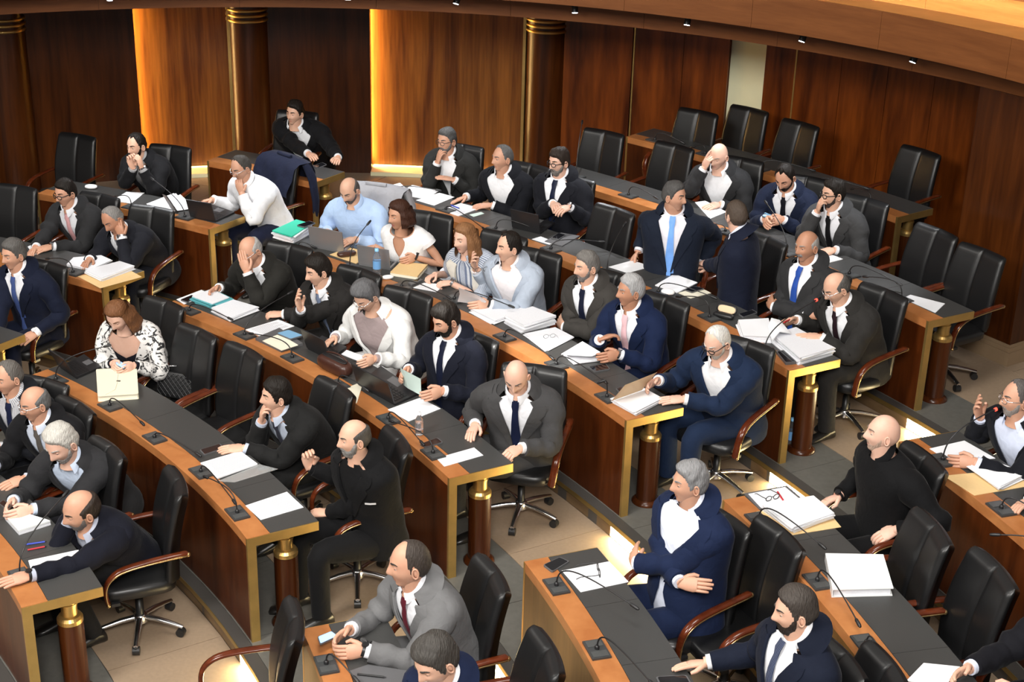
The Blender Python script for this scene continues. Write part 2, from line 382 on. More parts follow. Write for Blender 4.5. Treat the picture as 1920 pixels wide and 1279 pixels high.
for a, b in ((49.0, 52.88), (45.0, 48.96), (41.0, 44.96), (36.0, 40.96)): wpanel(a, b, 7.40, 'wall_mid')
wpanel(30, 135, 7.70, 'wall_dark', 'backing')
for p, r in ((66.98, 7.40), (52.91, 7.40)): wpanel(p - .06, p + .06, r - .004, 'brass', 'brass_inlay')
wpanel(76.35, 76.6, 7.36, 'brass', 'brass_inlay'); wpanel(101.7, 101.95, 7.36, 'brass', 'brass_inlay')
for a, b in ((101.9, 109.6), (76.6, 89.9)):
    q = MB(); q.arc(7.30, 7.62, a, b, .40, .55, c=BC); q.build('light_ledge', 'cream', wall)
    q = MB(); q.arc(7.56, 7.575, a + .1, b - .1, .551, .559, c=BC); q.build('ledge_light', 'led_wall', wall)
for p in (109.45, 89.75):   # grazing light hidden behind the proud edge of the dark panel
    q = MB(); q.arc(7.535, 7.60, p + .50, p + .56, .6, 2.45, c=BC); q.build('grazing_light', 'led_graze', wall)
for phi in (119.9, 100.2, 74.7):
    cx, cy = BC[0] + 7.46 * math.cos(math.radians(phi)), BC[1] + 7.46 * math.sin(math.radians(phi))
    col = setting(thing('trim_%d' % (2 + (119.9, 100.2, 74.7).index(phi)), 'dark veneered round column with brass rings', 'column', (cx, cy, .2))); del col['category']
    q = MB(); q.lathe([(.22, .2), (.22, 3.10)], (cx, cy, 0), 40); q.build('shaft', 'wall_dark', col)
    for i in range(3):
        z = 2.235 + i * .058
        q = MB(); q.lathe([(.222, z), (.236, z + .006), (.236, z + .026), (.222, z + .032)], (cx, cy, 0), 40); q.build('brass_ring', 'brass', col)
gal = setting(thing('trim_1', 'curved orange veneer gallery front with spotlights beneath', 'trim')); del gal['category']
GC = (6.55, 3.56)                                 # centre of the gallery front, which overhangs the back rows
def gpart(name, mat, r0, r1, z0, z1, p0=-42, p1=142):
    n = 17
    for i in range(n):
        a = p0 + (p1 - p0) * i / n; b = p0 + (p1 - p0) * (i + 1) / n
        q = MB(); q.arc(r0, r1, a + .012, b - .012, z0, z1, c=GC, n=9); q.build(name, mat, gal)
gpart('fascia_panel', 'fascia', 6.27, 6.295, 3.05, 3.35)
gpart('soffit_board', 'fascia_dark', 6.82, 6.88, 2.80, 3.08)
q = MB(); q.arc(6.29, 9.6, -42, 143, 3.08, 3.12, c=GC, n=80); q.build('soffit', 'fascia_dark', gal)
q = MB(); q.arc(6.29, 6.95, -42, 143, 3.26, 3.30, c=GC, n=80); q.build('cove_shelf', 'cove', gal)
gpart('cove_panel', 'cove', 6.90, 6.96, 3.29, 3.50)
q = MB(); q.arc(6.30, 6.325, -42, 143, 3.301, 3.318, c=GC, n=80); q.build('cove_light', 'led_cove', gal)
gpart('balustrade_cap', 'fascia', 6.86, 7.3, 3.50, 3.55)
gpart('balustrade', 'fascia', 7.0, 7.06, 3.55, 4.4)
for i, (phi, tilt) in enumerate(((108.7, .1), (99.4, .1), (89.9, .1), (80.9, .45), (71.5, -.25), (62.1, .0), (52.5, .25), (43.4, .3))):
    x, y = GC[0] + 6.66 * math.cos(math.radians(phi)), GC[1] + 6.66 * math.sin(math.radians(phi))
    word = ['first', 'second', 'third', 'fourth', 'fifth', 'sixth', 'seventh', 'eighth'][i]
    s = thing('spotlight', f'small black cylinder spotlight under the gallery front, {word} from the left', 'spotlight', (x, y, 3.08), group='spotlights under the gallery front')
    d = np.array([-math.cos(math.radians(phi)) * .30 + tilt * -.5, -math.sin(math.radians(phi)) * .30, -1.0]); d /= np.linalg.norm(d)
    p0 = np.array([x, y, 3.05])
    q = MB(); q.tube([(x, y, 3.082), (x, y, 3.04)], [.018, .018], 10); q.build('mount', 'spot', s)
    q = MB(); q.tube([p0 - d * .005, p0 + d * .135], [.030, .030], 16); q.build('barrel', 'spot', s)
    q = MB(); q.tube([p0 + d * .135, p0 + d * .138], [.025, .025], 16); q.build('lamp_face', 'spot_face', s)
    l = bpy.data.lights.new('spotlight_lamp', 'SPOT'); l.energy = 75; l.spot_size = 1.3; l.spot_blend = .6; l.color = (.95, .97, 1.0); l.shadow_soft_size = .03
    lo = bpy.data.objects.new('spotlight_lamp', l); COL.objects.link(lo); lo.location = p0 + d * .15; lo.rotation_euler = Vector(d).to_track_quat('-Z', 'Y').to_euler()
pil = setting(thing('wall_right', 'dark veneered pier with a stepped stone baseboard', 'wall', (12.22, 7.31, .5))); del pil['category']
PV = [(12.22, 7.31), (11.84, 7.86), (12.62, 9.9), (14.2, 12.2), (18.9, 11.9)]
q = MB(); q.prism(PV, .4, 2.80); q.build('panel', 'wall_dark', pil)
def offs(poly, d):
    out = []; P = [np.array(p) for p in poly]
    for i, p in enumerate(P):
        a, b = p - P[i - 1], P[(i + 1) % len(P)] - p; na, nb = np.array((-a[1], a[0])) / np.linalg.norm(a), np.array((-b[1], b[0])) / np.linalg.norm(b)
        m = na + nb; out.append(tuple(p + m * d * 2 / (m @ m)))
    return out
for nm, d, z0, z1 in (('baseboard', .030, .4, .75), ('baseboard', .018, .75, .785), ('baseboard', .008, .785, .81)):
    q = MB(); q.prism(offs(PV, d), z0, z1); q.build(nm, 'base_stone', pil)

# ------------------------------------------------------------------ curved desks
def desk(row, t0, t1, n, label, pale=False):  # pale: front panel takes the wood copy with painted-in glow
    R = RK(row); z = ZF(row); zt = z + DH; tm = (t0 + t1) / 2
    x, y = pol(R + .2, tm)
    d = thing('curved_desk', label, 'desk', (x, y, z), group='curved parliament desks')
    e = math.degrees(.022 / R)
    q = MB(); q.arc(R, R + .032, t0 + e, t1 - e, z, zt - TOPT); q.build('front_panel', 'desk_front_lit' if pale else 'desk_wood', d)
    q = MB(); q.arc(R, R + STRIP, t0 + e * .2, t1 - e * .2, zt - .03, zt); q.arc(R, R + .032, t0 + e, t1 - e, zt - TOPT, zt - .03); q.build('wood_strip', 'strip', d)
    q = MB(); q.arc(R + STRIP, R + DW, t0 + e, t1 - e, zt - TOPT, zt - .006); q.build('top_board', 'desk_wood', d)
    for i in range(n):
        a = t0 + e * .3 + (t1 - t0 - .6 * e) * i / n; b = t0 + e * .3 + (t1 - t0 - .6 * e) * (i + 1) / n; g = math.degrees(.0015 / R)
        q = MB(); q.arc(R + STRIP + .003, R + DW, a + g, b - g, zt - .006, zt, n=3); q.build('desk_pad', 'pad', d)
    for ta, s in ((t0, 1), (t1, -1)):
        q = MB(); q.arc(R - .001, R + .056, ta, ta + s * e, z, zt - TOPT, n=1); q.arc(R - .001, R + DW + .001, ta, ta + s * e, zt - TOPT, zt - .002, n=1)
        q.build('brass_end_trim', 'brass', d)
        tp = ta + s * math.degrees(.11 / R); px, py = pol(R + .285, tp)
        p = MB(); p.lathe([(.075, .03), (.075, .51)], (px, py, z), 24); ped = p.build('pedestal', 'column_wood', d)
        p = MB(); p.lathe([(.0755, .50), (.0755, .525), (.064, .542), (.047, .548), (.047, .612), (.0515, .613), (.0515, .626), (.047, .627), (.047, .652), (.049, .653), (.049, DH - TOPT)], (px, py, z), 32, smooth=False); p.build('brass_capital', 'brass', ped)
        p = MB(); p.lathe([(.105, .0), (.105, .012), (.085, .03), (.075, .034)], (px, py, z), 24); p.build('pedestal_base', 'column_wood', ped)
    return d
desk('A', 30.86, 54.0, 5, 'curved desk in the bottom left corner, where a man in navy leans')
desk('B', 30.23, 52.8, 5, 'curved desk with the cream folder, nearest full row at lower left')
desk('C', 29.69, 53.5, 6, 'curved desk with the brown handbag and open black laptop')
desk('D', 29.61, 54.3, 7, 'long curved desk with silver laptops and a water bottle on it')
desk('E', 29.36, 54.25, 8, 'long curved desk where the man in the sky blue tie sits')
desk('F', 29.55, 49.35, 7, 'curved desk below the right wall with one sheet at its brass end')
desk('G', 36.36, 49.45, 5, 'empty topmost curved desk before the empty chairs by the wall')
desk('B', 4.0, 22.55, 5, 'curved desk at bottom centre before the man in a light grey suit')
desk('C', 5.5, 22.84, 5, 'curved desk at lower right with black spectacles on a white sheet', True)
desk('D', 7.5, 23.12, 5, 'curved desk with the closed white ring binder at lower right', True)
desk('E', 9.5, 23.52, 5, 'curved desk at the right edge, before the man raising his hand')
desk('B', 57.55, 76.0, 5, 'desk cut by the left edge, its brass corner beside the man in navy')
desk('C', 57.8, 76.0, 5, 'curved desk at left with a manila envelope hanging over its end')
desk('D', 58.05, 69.35, 3, 'short curved desk before the golden wall panel, dark laptop at its end')
desk('E', 57.5, 64.0, 2, 'small dark-topped desk end beside the chair with the navy jacket')

# ------------------------------------------------------------------ office chair
def make_chair():
    c = thing('office_chair', 'proto', 'chair', (0, 0, 0))
    q = MB(); u = np.linspace(-1, 1, 15); P = []
    # seat cushion with a waterfall front; front is +y
    q.rbox((0, .02, .425), (.50, .50, .11), n=4.5, res=10); q.build('seat', 'leather', c)
    # backrest: reclined, two upholstered panels with a seam
    P = []
    for v in np.concatenate([[0, .012, .03, .05], np.linspace(.09, .90, 13), [.93, .95, .968, .982, .992, 1.0]]):
        z = .44 + .60 * v; yc = -.21 - .10 * v + .03 * math.sin(PI * v); w = .246 + .014 * math.sin(PI * min(1, v * 1.1)) - .008 * v
        k = min(math.sqrt(max(0, 1 - max(0, (v - .93) / .07) ** 2)), math.sqrt(max(0, 1 - max(0, (.05 - v) / .05) ** 2))); k = max(.04, k); w *= 1 - .10 * (1 - k)
        row_ = []
        for x in np.array([-1, -.985, -.96, -.93, -.89, -.84, -.7, -.52, -.34, -.18, -.08, -.035, 0, .035, .08, .18, .34, .52, .7, .84, .89, .93, .96, .985, 1]):          # front face with a stitched seam down the middle and rolled sides
            e = math.sqrt(max(0, 1 - max(0, (abs(x) - .86) / .14) ** 2)); pad = .040 * e + .007 * e * (1 - abs(2 * abs(x) - 1) ** 2) - .014 * math.exp(-(x / .035) ** 2)
            row_.append((x * w, yc + pad * k + .030 * x * x, z))
        for x in np.linspace(1, -1, 15):
            e = math.sqrt(max(0, 1 - max(0, (abs(x) - .86) / .14) ** 2)); row_.append((x * w, yc - .045 * e * k + .030 * x * x, z))
        P.append(row_)
    P = np.array(P); q = MB(); q.grid(P, False, True); q.add(P[0], [tuple(range(40))]); q.add(P[-1], [tuple(range(39, -1, -1))]); q.build('backrest', 'leather', c)
    for s in (-1, 1):
        pts = [(s * .265, -.275, .665), (s * .278, -.24, .672), (s * .283, -.12, .668), (s * .285, .04, .655), (s * .285, .14, .635), (s * .283, .205, .585), (s * .278, .228, .52), (s * .268, .225, .45), (s * .255, .215, .395)]
        pts = np.array(pts); tt = np.linspace(0, 8, 26); pts = np.stack([np.interp(tt, range(9), pts[:, i]) for i in range(3)], 1)
        for _ in range(2): pts[1:-1] = (pts[:-2] + 2 * pts[1:-1] + pts[2:]) / 4
        q = MB(); q.tube(pts, .026, 10, flat=.55, up=(0, 0, 1)); a = q.build('armrest', 'arm_wood', c)
        q = MB(); q.tube(pts - np.array((0, 0, .004)) + np.array((s * .021, 0, -.006)), .006, 6, up=(0, 0, 1)); q.ball(pts[0] + np.array((s * .012, -.008, -.006)), .016); q.ball(pts[-1] + np.array((s * .02, .0, .0)), .013); q.build('brass_trim', 'arm_trim', a)
        q = MB(); q.box((s * .21, .17, .385), (.11, .05, .02)); q.build('arm_bracket', 'black', c)
    q = MB(); q.lathe([(.026, .10), (.026, .24), (.017, .24), (.017, .36)], sides=14); q.box((0, 0, .365), (.2, .2, .03)); q.build('gas_lift', 'black', c)
    q = MB(); q.lathe([(.045, .07), (.045, .115), (.034, .13), (.0, .13)], sides=16); q.build('hub', 'chrome', c)
    for i in range(5):
        a = 2 * PI * i / 5 + .35; ca, sa = math.cos(a), math.sin(a)
        q = MB(); q.tube([(ca * r, sa * r, z) for r, z in ((.03, .105), (.12, .10), (.22, .082), (.285, .066))], [.022, .02, .017, .015], 8, flat=.8); q.build('base_leg', 'chrome', c)
        q = MB(); q.tube([(ca * .27 - sa * d, sa * .27 + ca * d, .028) for d in (-.022, .022)], [.028, .028], 12); q.tube([(ca * .283, sa * .283, .06), (ca * .275, sa * .275, .03)], [.009, .009], 6); q.build('caster', 'black', c)
    index_kids(c); return c
chair0 = make_chair(); chair_used = [False]
def put_chair(xy, row, face_deg, label, group='black leather office chairs'):
    """xy: seat centre, face_deg: world heading of the chair's front"""
    loc = (xy[0], xy[1], ZF(row)); rz = math.radians(face_deg - 90)
    if not chair_used[0]:
        chair_used[0] = True; chair0.location = loc; chair0.rotation_euler = (0, 0, rz); chair0['label'] = label; chair0['group'] = group; return chair0
    return copy_tree(chair0, None, label, loc, rz, group)
def chair_at(row, t, off, label, turn=0.0):
    put_chair(pol(RK(row) + off, t), row, t + 180 + turn, label)

# ------------------------------------------------------------------ gooseneck microphones
def mic(base, tip, arch, label, red=False, plate_only=False):
    """base: point on the desk strip; tip: capsule end; arch: height of the bend above the plate"""
    b = np.array(base, float); t = np.array(tip, float); th = math.degrees(math.atan2(b[1], b[0])); a = math.radians(th)
    o = thing('gooseneck_microphone', label, 'microphone', tuple(b), group='desk microphones')
    R = np.array([[-math.sin(a), -math.cos(a), 0], [math.cos(a), -math.sin(a), 0], [0, 0, 1.0]])  # local x along the arc, y towards the hall centre
    q = MB(); q.box(b + R @ (0, 0, .006), (.165, .105, .012), R=R); pl = q.build('mic_plate', 'plate', o)
    q = MB(); q.box(b + R @ (.045, 0, .0135), (.055, .085, .004), R=R); q.box(b + R @ (-.048, 0, .0135), (.05, .085, .003), R=R); q.build('key_panel', 'plate2', pl)
    p0 = b + np.array((0, 0, .012)); q = MB(); q.lathe([(.013, .0), (.013, .014), (.008, .022), (.004, .022)], p0, 12); q.build('socket', 'black', o)
    if plate_only: return o
    c1 = p0 + np.array((0, 0, arch)); d = t - p0
    c2 = p0 + d * .25 + np.array((0, 0, arch * 1.05)) if arch < d[2] + .3 else t
    if arch <= .001: ctrl = [p0, p0 + np.array((0, 0, .05)), p0 + d * .6, t]
    else: ctrl = [p0, c1, p0 + d * .18 + np.array((0, 0, arch * 1.15)), t]
    s = np.linspace(0, 1, 18)[:, None]
    pts = (1 - s) ** 3 * ctrl[0] + 3 * (1 - s) ** 2 * s * ctrl[1] + 3 * (1 - s) * s * s * ctrl[2] + s ** 3 * ctrl[3]
    q = MB(); q.tube(pts, np.linspace(.0048, .0038, 18), 7); q.build('gooseneck', 'black', o)
    dd = pts[-1] - pts[-3]; dd /= np.linalg.norm(dd)
    q = MB(); q.tube([pts[-1] - dd * .01, pts[-1], pts[-1] + dd * .04, pts[-1] + dd * .05], [.006, .010, .010, .006], 10); q.build('capsule', 'black', o)
    if red:
        q = MB(); q.tube([pts[-1] - dd * .004, pts[-1] + dd * .010], [.0115, .0115], 12); q.build('red_ring', 'red', o)
    return o

# ------------------------------------------------------------------ people
PS = 1.09                                  # body scale against the desks
def n3(v): v = np.asarray(v, float); return v / (np.linalg.norm(v) + 1e-12)
def g(x, s): return np.exp(-(x / s) ** 2)
def sstep(x, a, b): t = np.clip((x - a) / (b - a), 0, 1); return t * t * (3 - 2 * t)
NA, NP = 60, 46
_a = np.linspace(-PI, PI, NA, endpoint=False); AZ = _a - .42 * np.sin(_a)
PO = np.linspace(0, PI, NP)
def head_surface(jaw=1.0, nose=1.0, female=False):
    az, po = np.meshgrid(AZ, PO, indexing='ij')
    dx, dy, dz = np.sin(po) * np.sin(az), np.sin(po) * np.cos(az), np.cos(po)
    fr = sstep(dy, -.1, .6)
    x = .077 * np.sign(dx) * np.abs(dx) ** .92; y = np.where(dy > 0, .093, .104) * dy; z = .122 * np.sign(dz) * np.abs(dz) ** .95
    k = sstep(-z, .005, .115)
    x *= 1 - (.34 if female else .27) * k / jaw
    y = np.where(dy > 0, y * (1 - .05 * k), y * (1 - .50 * k))
    y += .010 * g(z + .100, .022) * g(x, .032) * fr + .012 * sstep(-z, .06, .12) * fr
    y += .004 * g(z - .034, .012) * g(np.abs(x) - .028, .03) * fr                                    # brow ridge
    y -= .0115 * g(np.abs(x) - .032, .017) * g(z - .010, .013) * fr                                  # eye sockets
    y += .004 * g(np.abs(x) - .046, .02) * g(z + .022, .022) * fr                                    # cheekbones
    npz = np.interp(z, [-.048, -.040, -.032, -.022, .0, .022, .034], [0, .010, .024, .027, .015, .006, 0]) * nose
    wid = np.interp(z, [-.04, -.03, -.015, .02], [.017, .016, .012, .010])
    y += npz * g(x, wid) * fr
    y += .006 * (g(z + .058, .006) + .9 * g(z + .071, .007)) * g(x, .024) * fr                        # lips
    y -= .004 * g(z + .0645, .0035) * g(x, .024) * fr + .003 * g(z + .082, .007) * g(x, .025) * fr
    return np.stack([x, y, z], -1)
def head_normals(P):
    du = np.roll(P, -1, 0) - np.roll(P, 1, 0); dv = np.gradient(P, axis=1)
    n = np.cross(dv, du); l = np.linalg.norm(n, axis=-1, keepdims=True); n = n / np.maximum(l, 1e-9)
    c = P - np.array((0, 0, 0)); s = np.sign((n * c).sum(-1, keepdims=True)); s[s == 0] = 1
    n = n * s; rad = c / np.maximum(np.linalg.norm(c, axis=-1, keepdims=True), 1e-9)
    n = np.where(l < 1e-8, rad, n); return n3a(.6 * n + .4 * rad)
def n3a(v): return v / np.maximum(np.linalg.norm(v, axis=-1, keepdims=True), 1e-9)
_hp = {}
HAIR = {
 'full':     ([0, 30, 50, 64, 74, 82, 88, 96, 108, 130, 180], [.078, .076, .062, .036, -.006, -.022, .028, .018, -.030, -.060, -.075]),
 'low':      ([0, 30, 50, 62, 72, 82, 88, 96, 108, 130, 180], [.070, .068, .052, .022, -.018, -.030, .026, .016, -.030, -.064, -.080]),
 'receding': ([0, 16, 34, 50, 64, 74, 82, 88, 96, 108, 130, 180], [.096, .106, .110, .088, .045, .0, -.02, .028, .018, -.030, -.060, -.075]),
 'high':     ([0, 25, 50, 66, 76, 82, 88, 96, 108, 130, 180], [.108, .112, .100, .060, .010, -.018, .03, .018, -.03, -.06, -.075]),
 'crown':    ([0, 60, 70, 78, 84, 90, 98, 108, 130, 180], [.2, .2, .055, .0, -.02, .028, .018, -.030, -.060, -.075]),
 'sides':    ([0, 64, 68, 76, 82, 88, 96, 108, 130, 180], [.2, .2, .03, -.002, -.02, .028, .016, -.030, -.060, -.075]),
}
def grow(k):
    k2 = k | np.roll(k, 1, 0) | np.roll(k, -1, 0); k3 = k2.copy(); k3[:, 1:] |= k2[:, :-1]; k3[:, :-1] |= k2[:, 1:]; return k3
def hair_shell(q, P, N, style, th, vol=1.0, seed=0, part=False):
    az = np.degrees(np.abs(np.arctan2(P[..., 0], P[..., 1]))); z = P[..., 2]
    xs, ys = HAIR[style]; zmin = np.interp(az, xs, ys)
    m = sstep(z - zmin, -.004, .014)
    if style == 'sides':
        zm = np.interp(az, [64, 80, 100, 130, 180], [.040, .056, .068, .076, .080]); m *= sstep(zm - z, -.004, .018)
    r = np.random.default_rng(seed)
    nz = np.zeros_like(z)
    for _ in range(7):
        f = r.normal(0, 55, 3); nz += np.sin(P @ f + r.uniform(0, 6))
    top = sstep(z, .02, .11)
    off = m * (th * (.55 + .75 * vol * top) + nz * th * .07) + (m - 1) * .003
    S = P + N * off[..., None]
    if vol > 1: S[..., 2] += m * top * sstep(P[..., 1], -.05, .07) * th * .5 * (vol - 1)
    q.grid(S, True, False, 0, grow(m > .02))
def beard_shell(q, P, N, th, kind='full', seed=3):
    az = np.degrees(np.abs(np.arctan2(P[..., 0], P[..., 1]))); z = P[..., 2]; x = np.abs(P[..., 0])
    zt = np.interp(az, [0, 14, 24, 36, 50, 62, 72, 80], [-.036, -.040, -.056, -.058, -.046, -.022, .004, .012])
    m = sstep(zt - z, -.002, .010) * sstep(80 - az, 0, 8) * sstep(z, -.132, -.118)
    if kind == 'goatee': m *= sstep(36 - az, 0, 8)
    if kind == 'moustache': m = sstep(-.038 - z, -.003, .004) * sstep(z + .060, -.002, .005) * sstep(.034 - x, 0, .008) * (az < 60)
    else: m *= 1 - .98 * g(z + .064, .007) * g(x, .022)
    r = np.random.default_rng(seed); nz = np.zeros_like(z)
    for _ in range(6): nz += np.sin(P @ r.normal(0, 90, 3) + r.uniform(0, 6))
    off = m * th * (1 + .10 * nz) + (m - 1) * .0022
    q.grid(P + N * off[..., None], True, False, 0, grow(m > .03))

def bez(a, b, c, s): return (1 - s) ** 2 * a + 2 * (1 - s) * s * b + s * s * c

TS = np.array([-.16, -.06, .0, .12, .25, .4, .55, .68, .78, .85, .90, .94, .97, 1.0])
TW = np.array([.196, .200, .198, .188, .180, .182, .198, .210, .220, .220, .206, .166, .108, .066])
TF = np.array([.150, .150, .145, .138, .132, .132, .138, .138, .126, .108, .090, .078, .068, .062])
TB = np.array([.140, .145, .142, .130, .118, .116, .122, .124, .118, .108, .094, .080, .070, .064])

SEATS = {}
def person(label, row, H, ty, hy, pitch=8, tilt=0, rh=None, lh=None, rk='desk', lk='desk', skin=(.60, .36, .25),
           hair=('full', (.02, .014, .01), .016, 1.0), beard=None, glasses=None, jacket=(.02, .02, .022), shirt=(.75, .76, .80), tie=None,
           trousers=None, female=False, build=1.0, belly=0.0, sleeves='long', watch=None, lean=0, legs=None, twist=0, long_hair=None, collar=True,
           elbow=(0.55, .9, .25), shirt_stripe=None, tie_stripe=None, jacket_mat=None, brow=None, hand_l=None, hand_r=None, hips=None, gap=1.0,
           open_collar=None, nose=1.0, jaw=1.0, hem=None, head_scale=.985, pocket=None, scarf=None):
    H = np.array(H, float); zf = ZF(row); s = PS
    view = n3(np.array((CAM[0] - H[0], CAM[1] - H[1]))); left = np.array((view[1], -view[0]))
    if left[0] > 0: left = -left
    def head2(a): a = math.radians(a); return n3(view * math.cos(a) + left * math.sin(a))
    F2 = head2(ty); F = np.array((F2[0], F2[1], 0)); Lf = np.array((-F2[1], F2[0], 0)); UP = np.array((0, 0, 1.0))
    h2 = head2(hy); hf = np.array((h2[0], h2[1], 0)); hr = np.array((h2[1], -h2[0], 0))
    p = math.radians(pitch); fy = hf * math.cos(p) - UP * math.sin(p); uz = hf * math.sin(p) + UP * math.cos(p)
    tl = math.radians(tilt); rx = hr * math.cos(tl) + uz * math.sin(tl); uz = uz * math.cos(tl) - hr * math.sin(tl)
    RH = np.stack([rx, fy, uz], 1)                       # head axes: right, forward, up
    hs = head_scale
    piv = H - RH @ np.array((0, -.012, .075)) * hs
    N = piv - UP * .050 * s - F * .038 * s
    zh = zf + .50
    dz = N[2] - zh; L = .555 * s
    hor = math.sqrt(max(L * L - dz * dz, .0004)) if dz < L else .02
    if hips is not None: Hp = np.array((hips[0], hips[1], zh))
    else: Hp = N - F * hor * (1 if lean >= 0 else -1); Hp[2] = zh
    loc = (float(Hp[0]), float(Hp[1]), zf)
    o = thing('person', label, 'person', loc)
    mid = (N + Hp) / 2 - F * .05 + UP * .03
    tw = math.radians(twist)
    def frame(t):
        tc = min(max(t, 0), 1); c = bez(Hp, mid, N, tc); d = n3(2 * (1 - tc) * (mid - Hp) + 2 * tc * (N - mid))
        if t < 0: c = Hp + n3(mid - Hp) * t * .5 * s
        a = tw * tc; lat = Lf * math.cos(a) - F * math.sin(a); lat = n3(lat - d * (lat @ d)); fr = n3(np.cross(lat, d))
        if fr @ F < 0: fr = -fr
        return c, d, lat, fr
    def surf(ts, an, off, wob=0.0, seed=1):
        """ts (n,), an (n,m) angle from the front, towards the left"""
        P = np.zeros((len(ts), an.shape[1], 3)); r = np.random.default_rng(seed); ph = r.uniform(0, 6, 6)
        for i, t in enumerate(ts):
            c, d, lat, fr = frame(t)
            w = np.interp(t, TS, TW) * s * build * (.90 if female else 1) ; f = np.interp(t, TS, TF) * s * (.5 + .5 * build); b = np.interp(t, TS, TB) * s * (.5 + .5 * build)
            f += belly * g(t - .25, .25) + (.028 * g(t - .62, .12) if female else 0)
            a = an[i]; sa, ca = np.sin(a), np.cos(a); e = .86
            o_ = off + wob * (np.sin(5 * t * 3 + 2 * a + ph[0]) * .5 + np.sin(23 * t + 3 * a + ph[1]) * .35 + np.sin(9 * t - 5 * a + ph[2]) * .4)
            o_ = np.maximum(o_, off * .35)
            X = np.sign(sa) * np.abs(sa) ** e * (w + o_); Y = np.sign(ca) * np.abs(ca) ** e * (np.where(ca > 0, f, b) + o_)
            P[i] = c + X[:, None] * lat + Y[:, None] * fr
        return P
    # --- joints
    cS, dS, latS, frS = frame(.83)
    SL = cS + latS * .178 * s * build * (.9 if female else 1) - frS * .01; SR = cS - latS * .178 * s * build * (.9 if female else 1) - frS * .01
    A, B = .285 * s, .245 * s
    chest = frame(.5)
    if rk == 'crossed':
        rh = chest[0] + chest[3] * (.135 + belly) * s + chest[2] * .185 * s * build - UP * .02; lh = chest[0] + chest[3] * (.190 + belly) * s - chest[2] * .165 * s * build - UP * .045; 
    def spot(h, side):
        if isinstance(h, str):
            sd = side
            tgt = {'chin': (sd * .018, .098, -.135), 'cheek': (sd * .082, .045, -.060), 'mouth': (sd * .010, .122, -.085), 'eye': (sd * .050, .118, -.005), 'temple': (sd * .078, .085, .028), 'face': (sd * .035, .130, -.02), 'ear': (sd * .10, .0, -.05)}[h]
            return H + RH @ np.array(tgt) * hs
        if h is None:
            return Hp + F * .33 * s + Lf * (-side) * .12 * s + UP * .10
        return np.array(h, float)
    arms = {}
    for sd, S, h, kind, hd in ((1, SR, rh, rk, hand_r), (-1, SL, lh, lk, hand_l)):
        face = isinstance(h, str); C = spot(h, sd)
        if face: C = C.copy()
        out = -Lf * sd
        # finger direction
        if hd is not None: fd = n3(hd)
        elif face: fd = n3(np.array((0, 0, .9)) + RH @ np.array((-sd * .45, .0, .0)) * .8)
        elif kind == 'crossed': fd = n3(Lf * sd + UP * .12 - F * .75)
        elif kind in ('up',): fd = n3(np.array((0, 0, 1.0)) + F * .5)
        else:
            fd = n3((C - S) * np.array((1, 1, .25))); fd = n3(fd + F * .5 + Lf * sd * .35)
        Wr = C - fd * .062 * s
        if kind == 'crossed': Wr = C - fd * .05 * s
        D = Wr - S; d = np.linalg.norm(D); a, b = A, B
        if d > (a + b) * .985: k = min(d / ((a + b) * .985), 1.22); a *= k; b *= k
        if d > (a + b) * .995: Wr = S + D / d * (a + b) * .995; D = Wr - S; d = np.linalg.norm(D); C = Wr + fd * .062 * s
        d_ = max(d, abs(a - b) + .01); x = (a * a - b * b + d_ * d_) / (2 * d_); hgt = math.sqrt(max(a * a - x * x, 1e-6))
        dn = D / d; pole = out * elbow[0] - UP * elbow[1] - F * elbow[2]
        if kind == 'crossed': pole = out * .75 - UP * .75 + F * .22
        pole = n3(pole - dn * (pole @ dn)); E = S + dn * x + pole * hgt
        arms[sd] = (S, E, Wr, C, fd, kind, face)
    # --- body mesh: head, neck, trunk, arms, hands, legs
    key = (round(jaw, 2), round(nose, 2), female)
    if key not in _hp: P0 = head_surface(jaw, nose, female); _hp[key] = (P0, head_normals(P0))
    P0, N0 = _hp[key]
    tw_ = lambda P: H + (P * hs) @ RH.T
    q = MB(); W = tw_(P0)
    lip = (np.abs(P0[..., 2] + .064) < .0105) & (np.abs(P0[..., 0]) < .023) & (P0[..., 1] > .05)
    q.grid(W, True, False, 0)
    nf = len(q.f); li = lip.ravel()
    for i, f in enumerate(q.f):
        if all(li[v] for v in f): q.m[i] = 4
    for sd in (-1, 1):   # ears
        ce = H + RH @ np.array((sd * .076, -.012, -.008)) * hs
        Re = RH @ np.array(Matrix.Rotation(math.radians(sd * 18), 3, 'Z')) @ np.array(Matrix.Rotation(math.radians(-12), 3, 'X'))
        t = np.linspace(0, 2 * PI, 14); pts = np.stack([sd * .008 + 0 * t, .0145 * np.cos(t) - .004 * np.sin(t), .027 * np.sin(t)], 1) * hs
        q.ball(ce, np.array((.007, .014, .025)) * hs, 0, Re, 6, 10); q.tube((pts @ Re.T) + ce, .0052 * hs, 6, 0, False)
    q.tube([N - UP * .05 * s, N + UP * .005, piv + RH @ np.array((0, -.020, -.01)) * hs, piv + RH @ np.array((0, -.02, .05)) * hs], np.array((.066, .060, .057, .056)) * s * (.84 if female else 1) * (.6 + .4 * build), 16, 0, False)
    for sd in (-1, 1):   # eyes
        iy = np.argmin(np.abs(P0[..., 0] - sd * .032) * 1 + np.abs(P0[..., 2] - .010) + (P0[..., 1] < 0) * 9); ys = P0.reshape(-1, 3)[iy][1]
        ec = H + RH @ np.array((sd * .032, ys - .0065, .010)) * hs
        q.ball(ec, .0116 * hs, 1, RH, 8, 12)
        q.ball(ec + RH @ np.array((0, .0068, -.001)) * hs, np.array((.0066, .0064, .0066)) * hs, 2, RH, 6, 10)
        u = np.linspace(0, PI, 11); v = np.linspace(.10, 1.1, 5); lid = np.zeros((11, 5, 3))
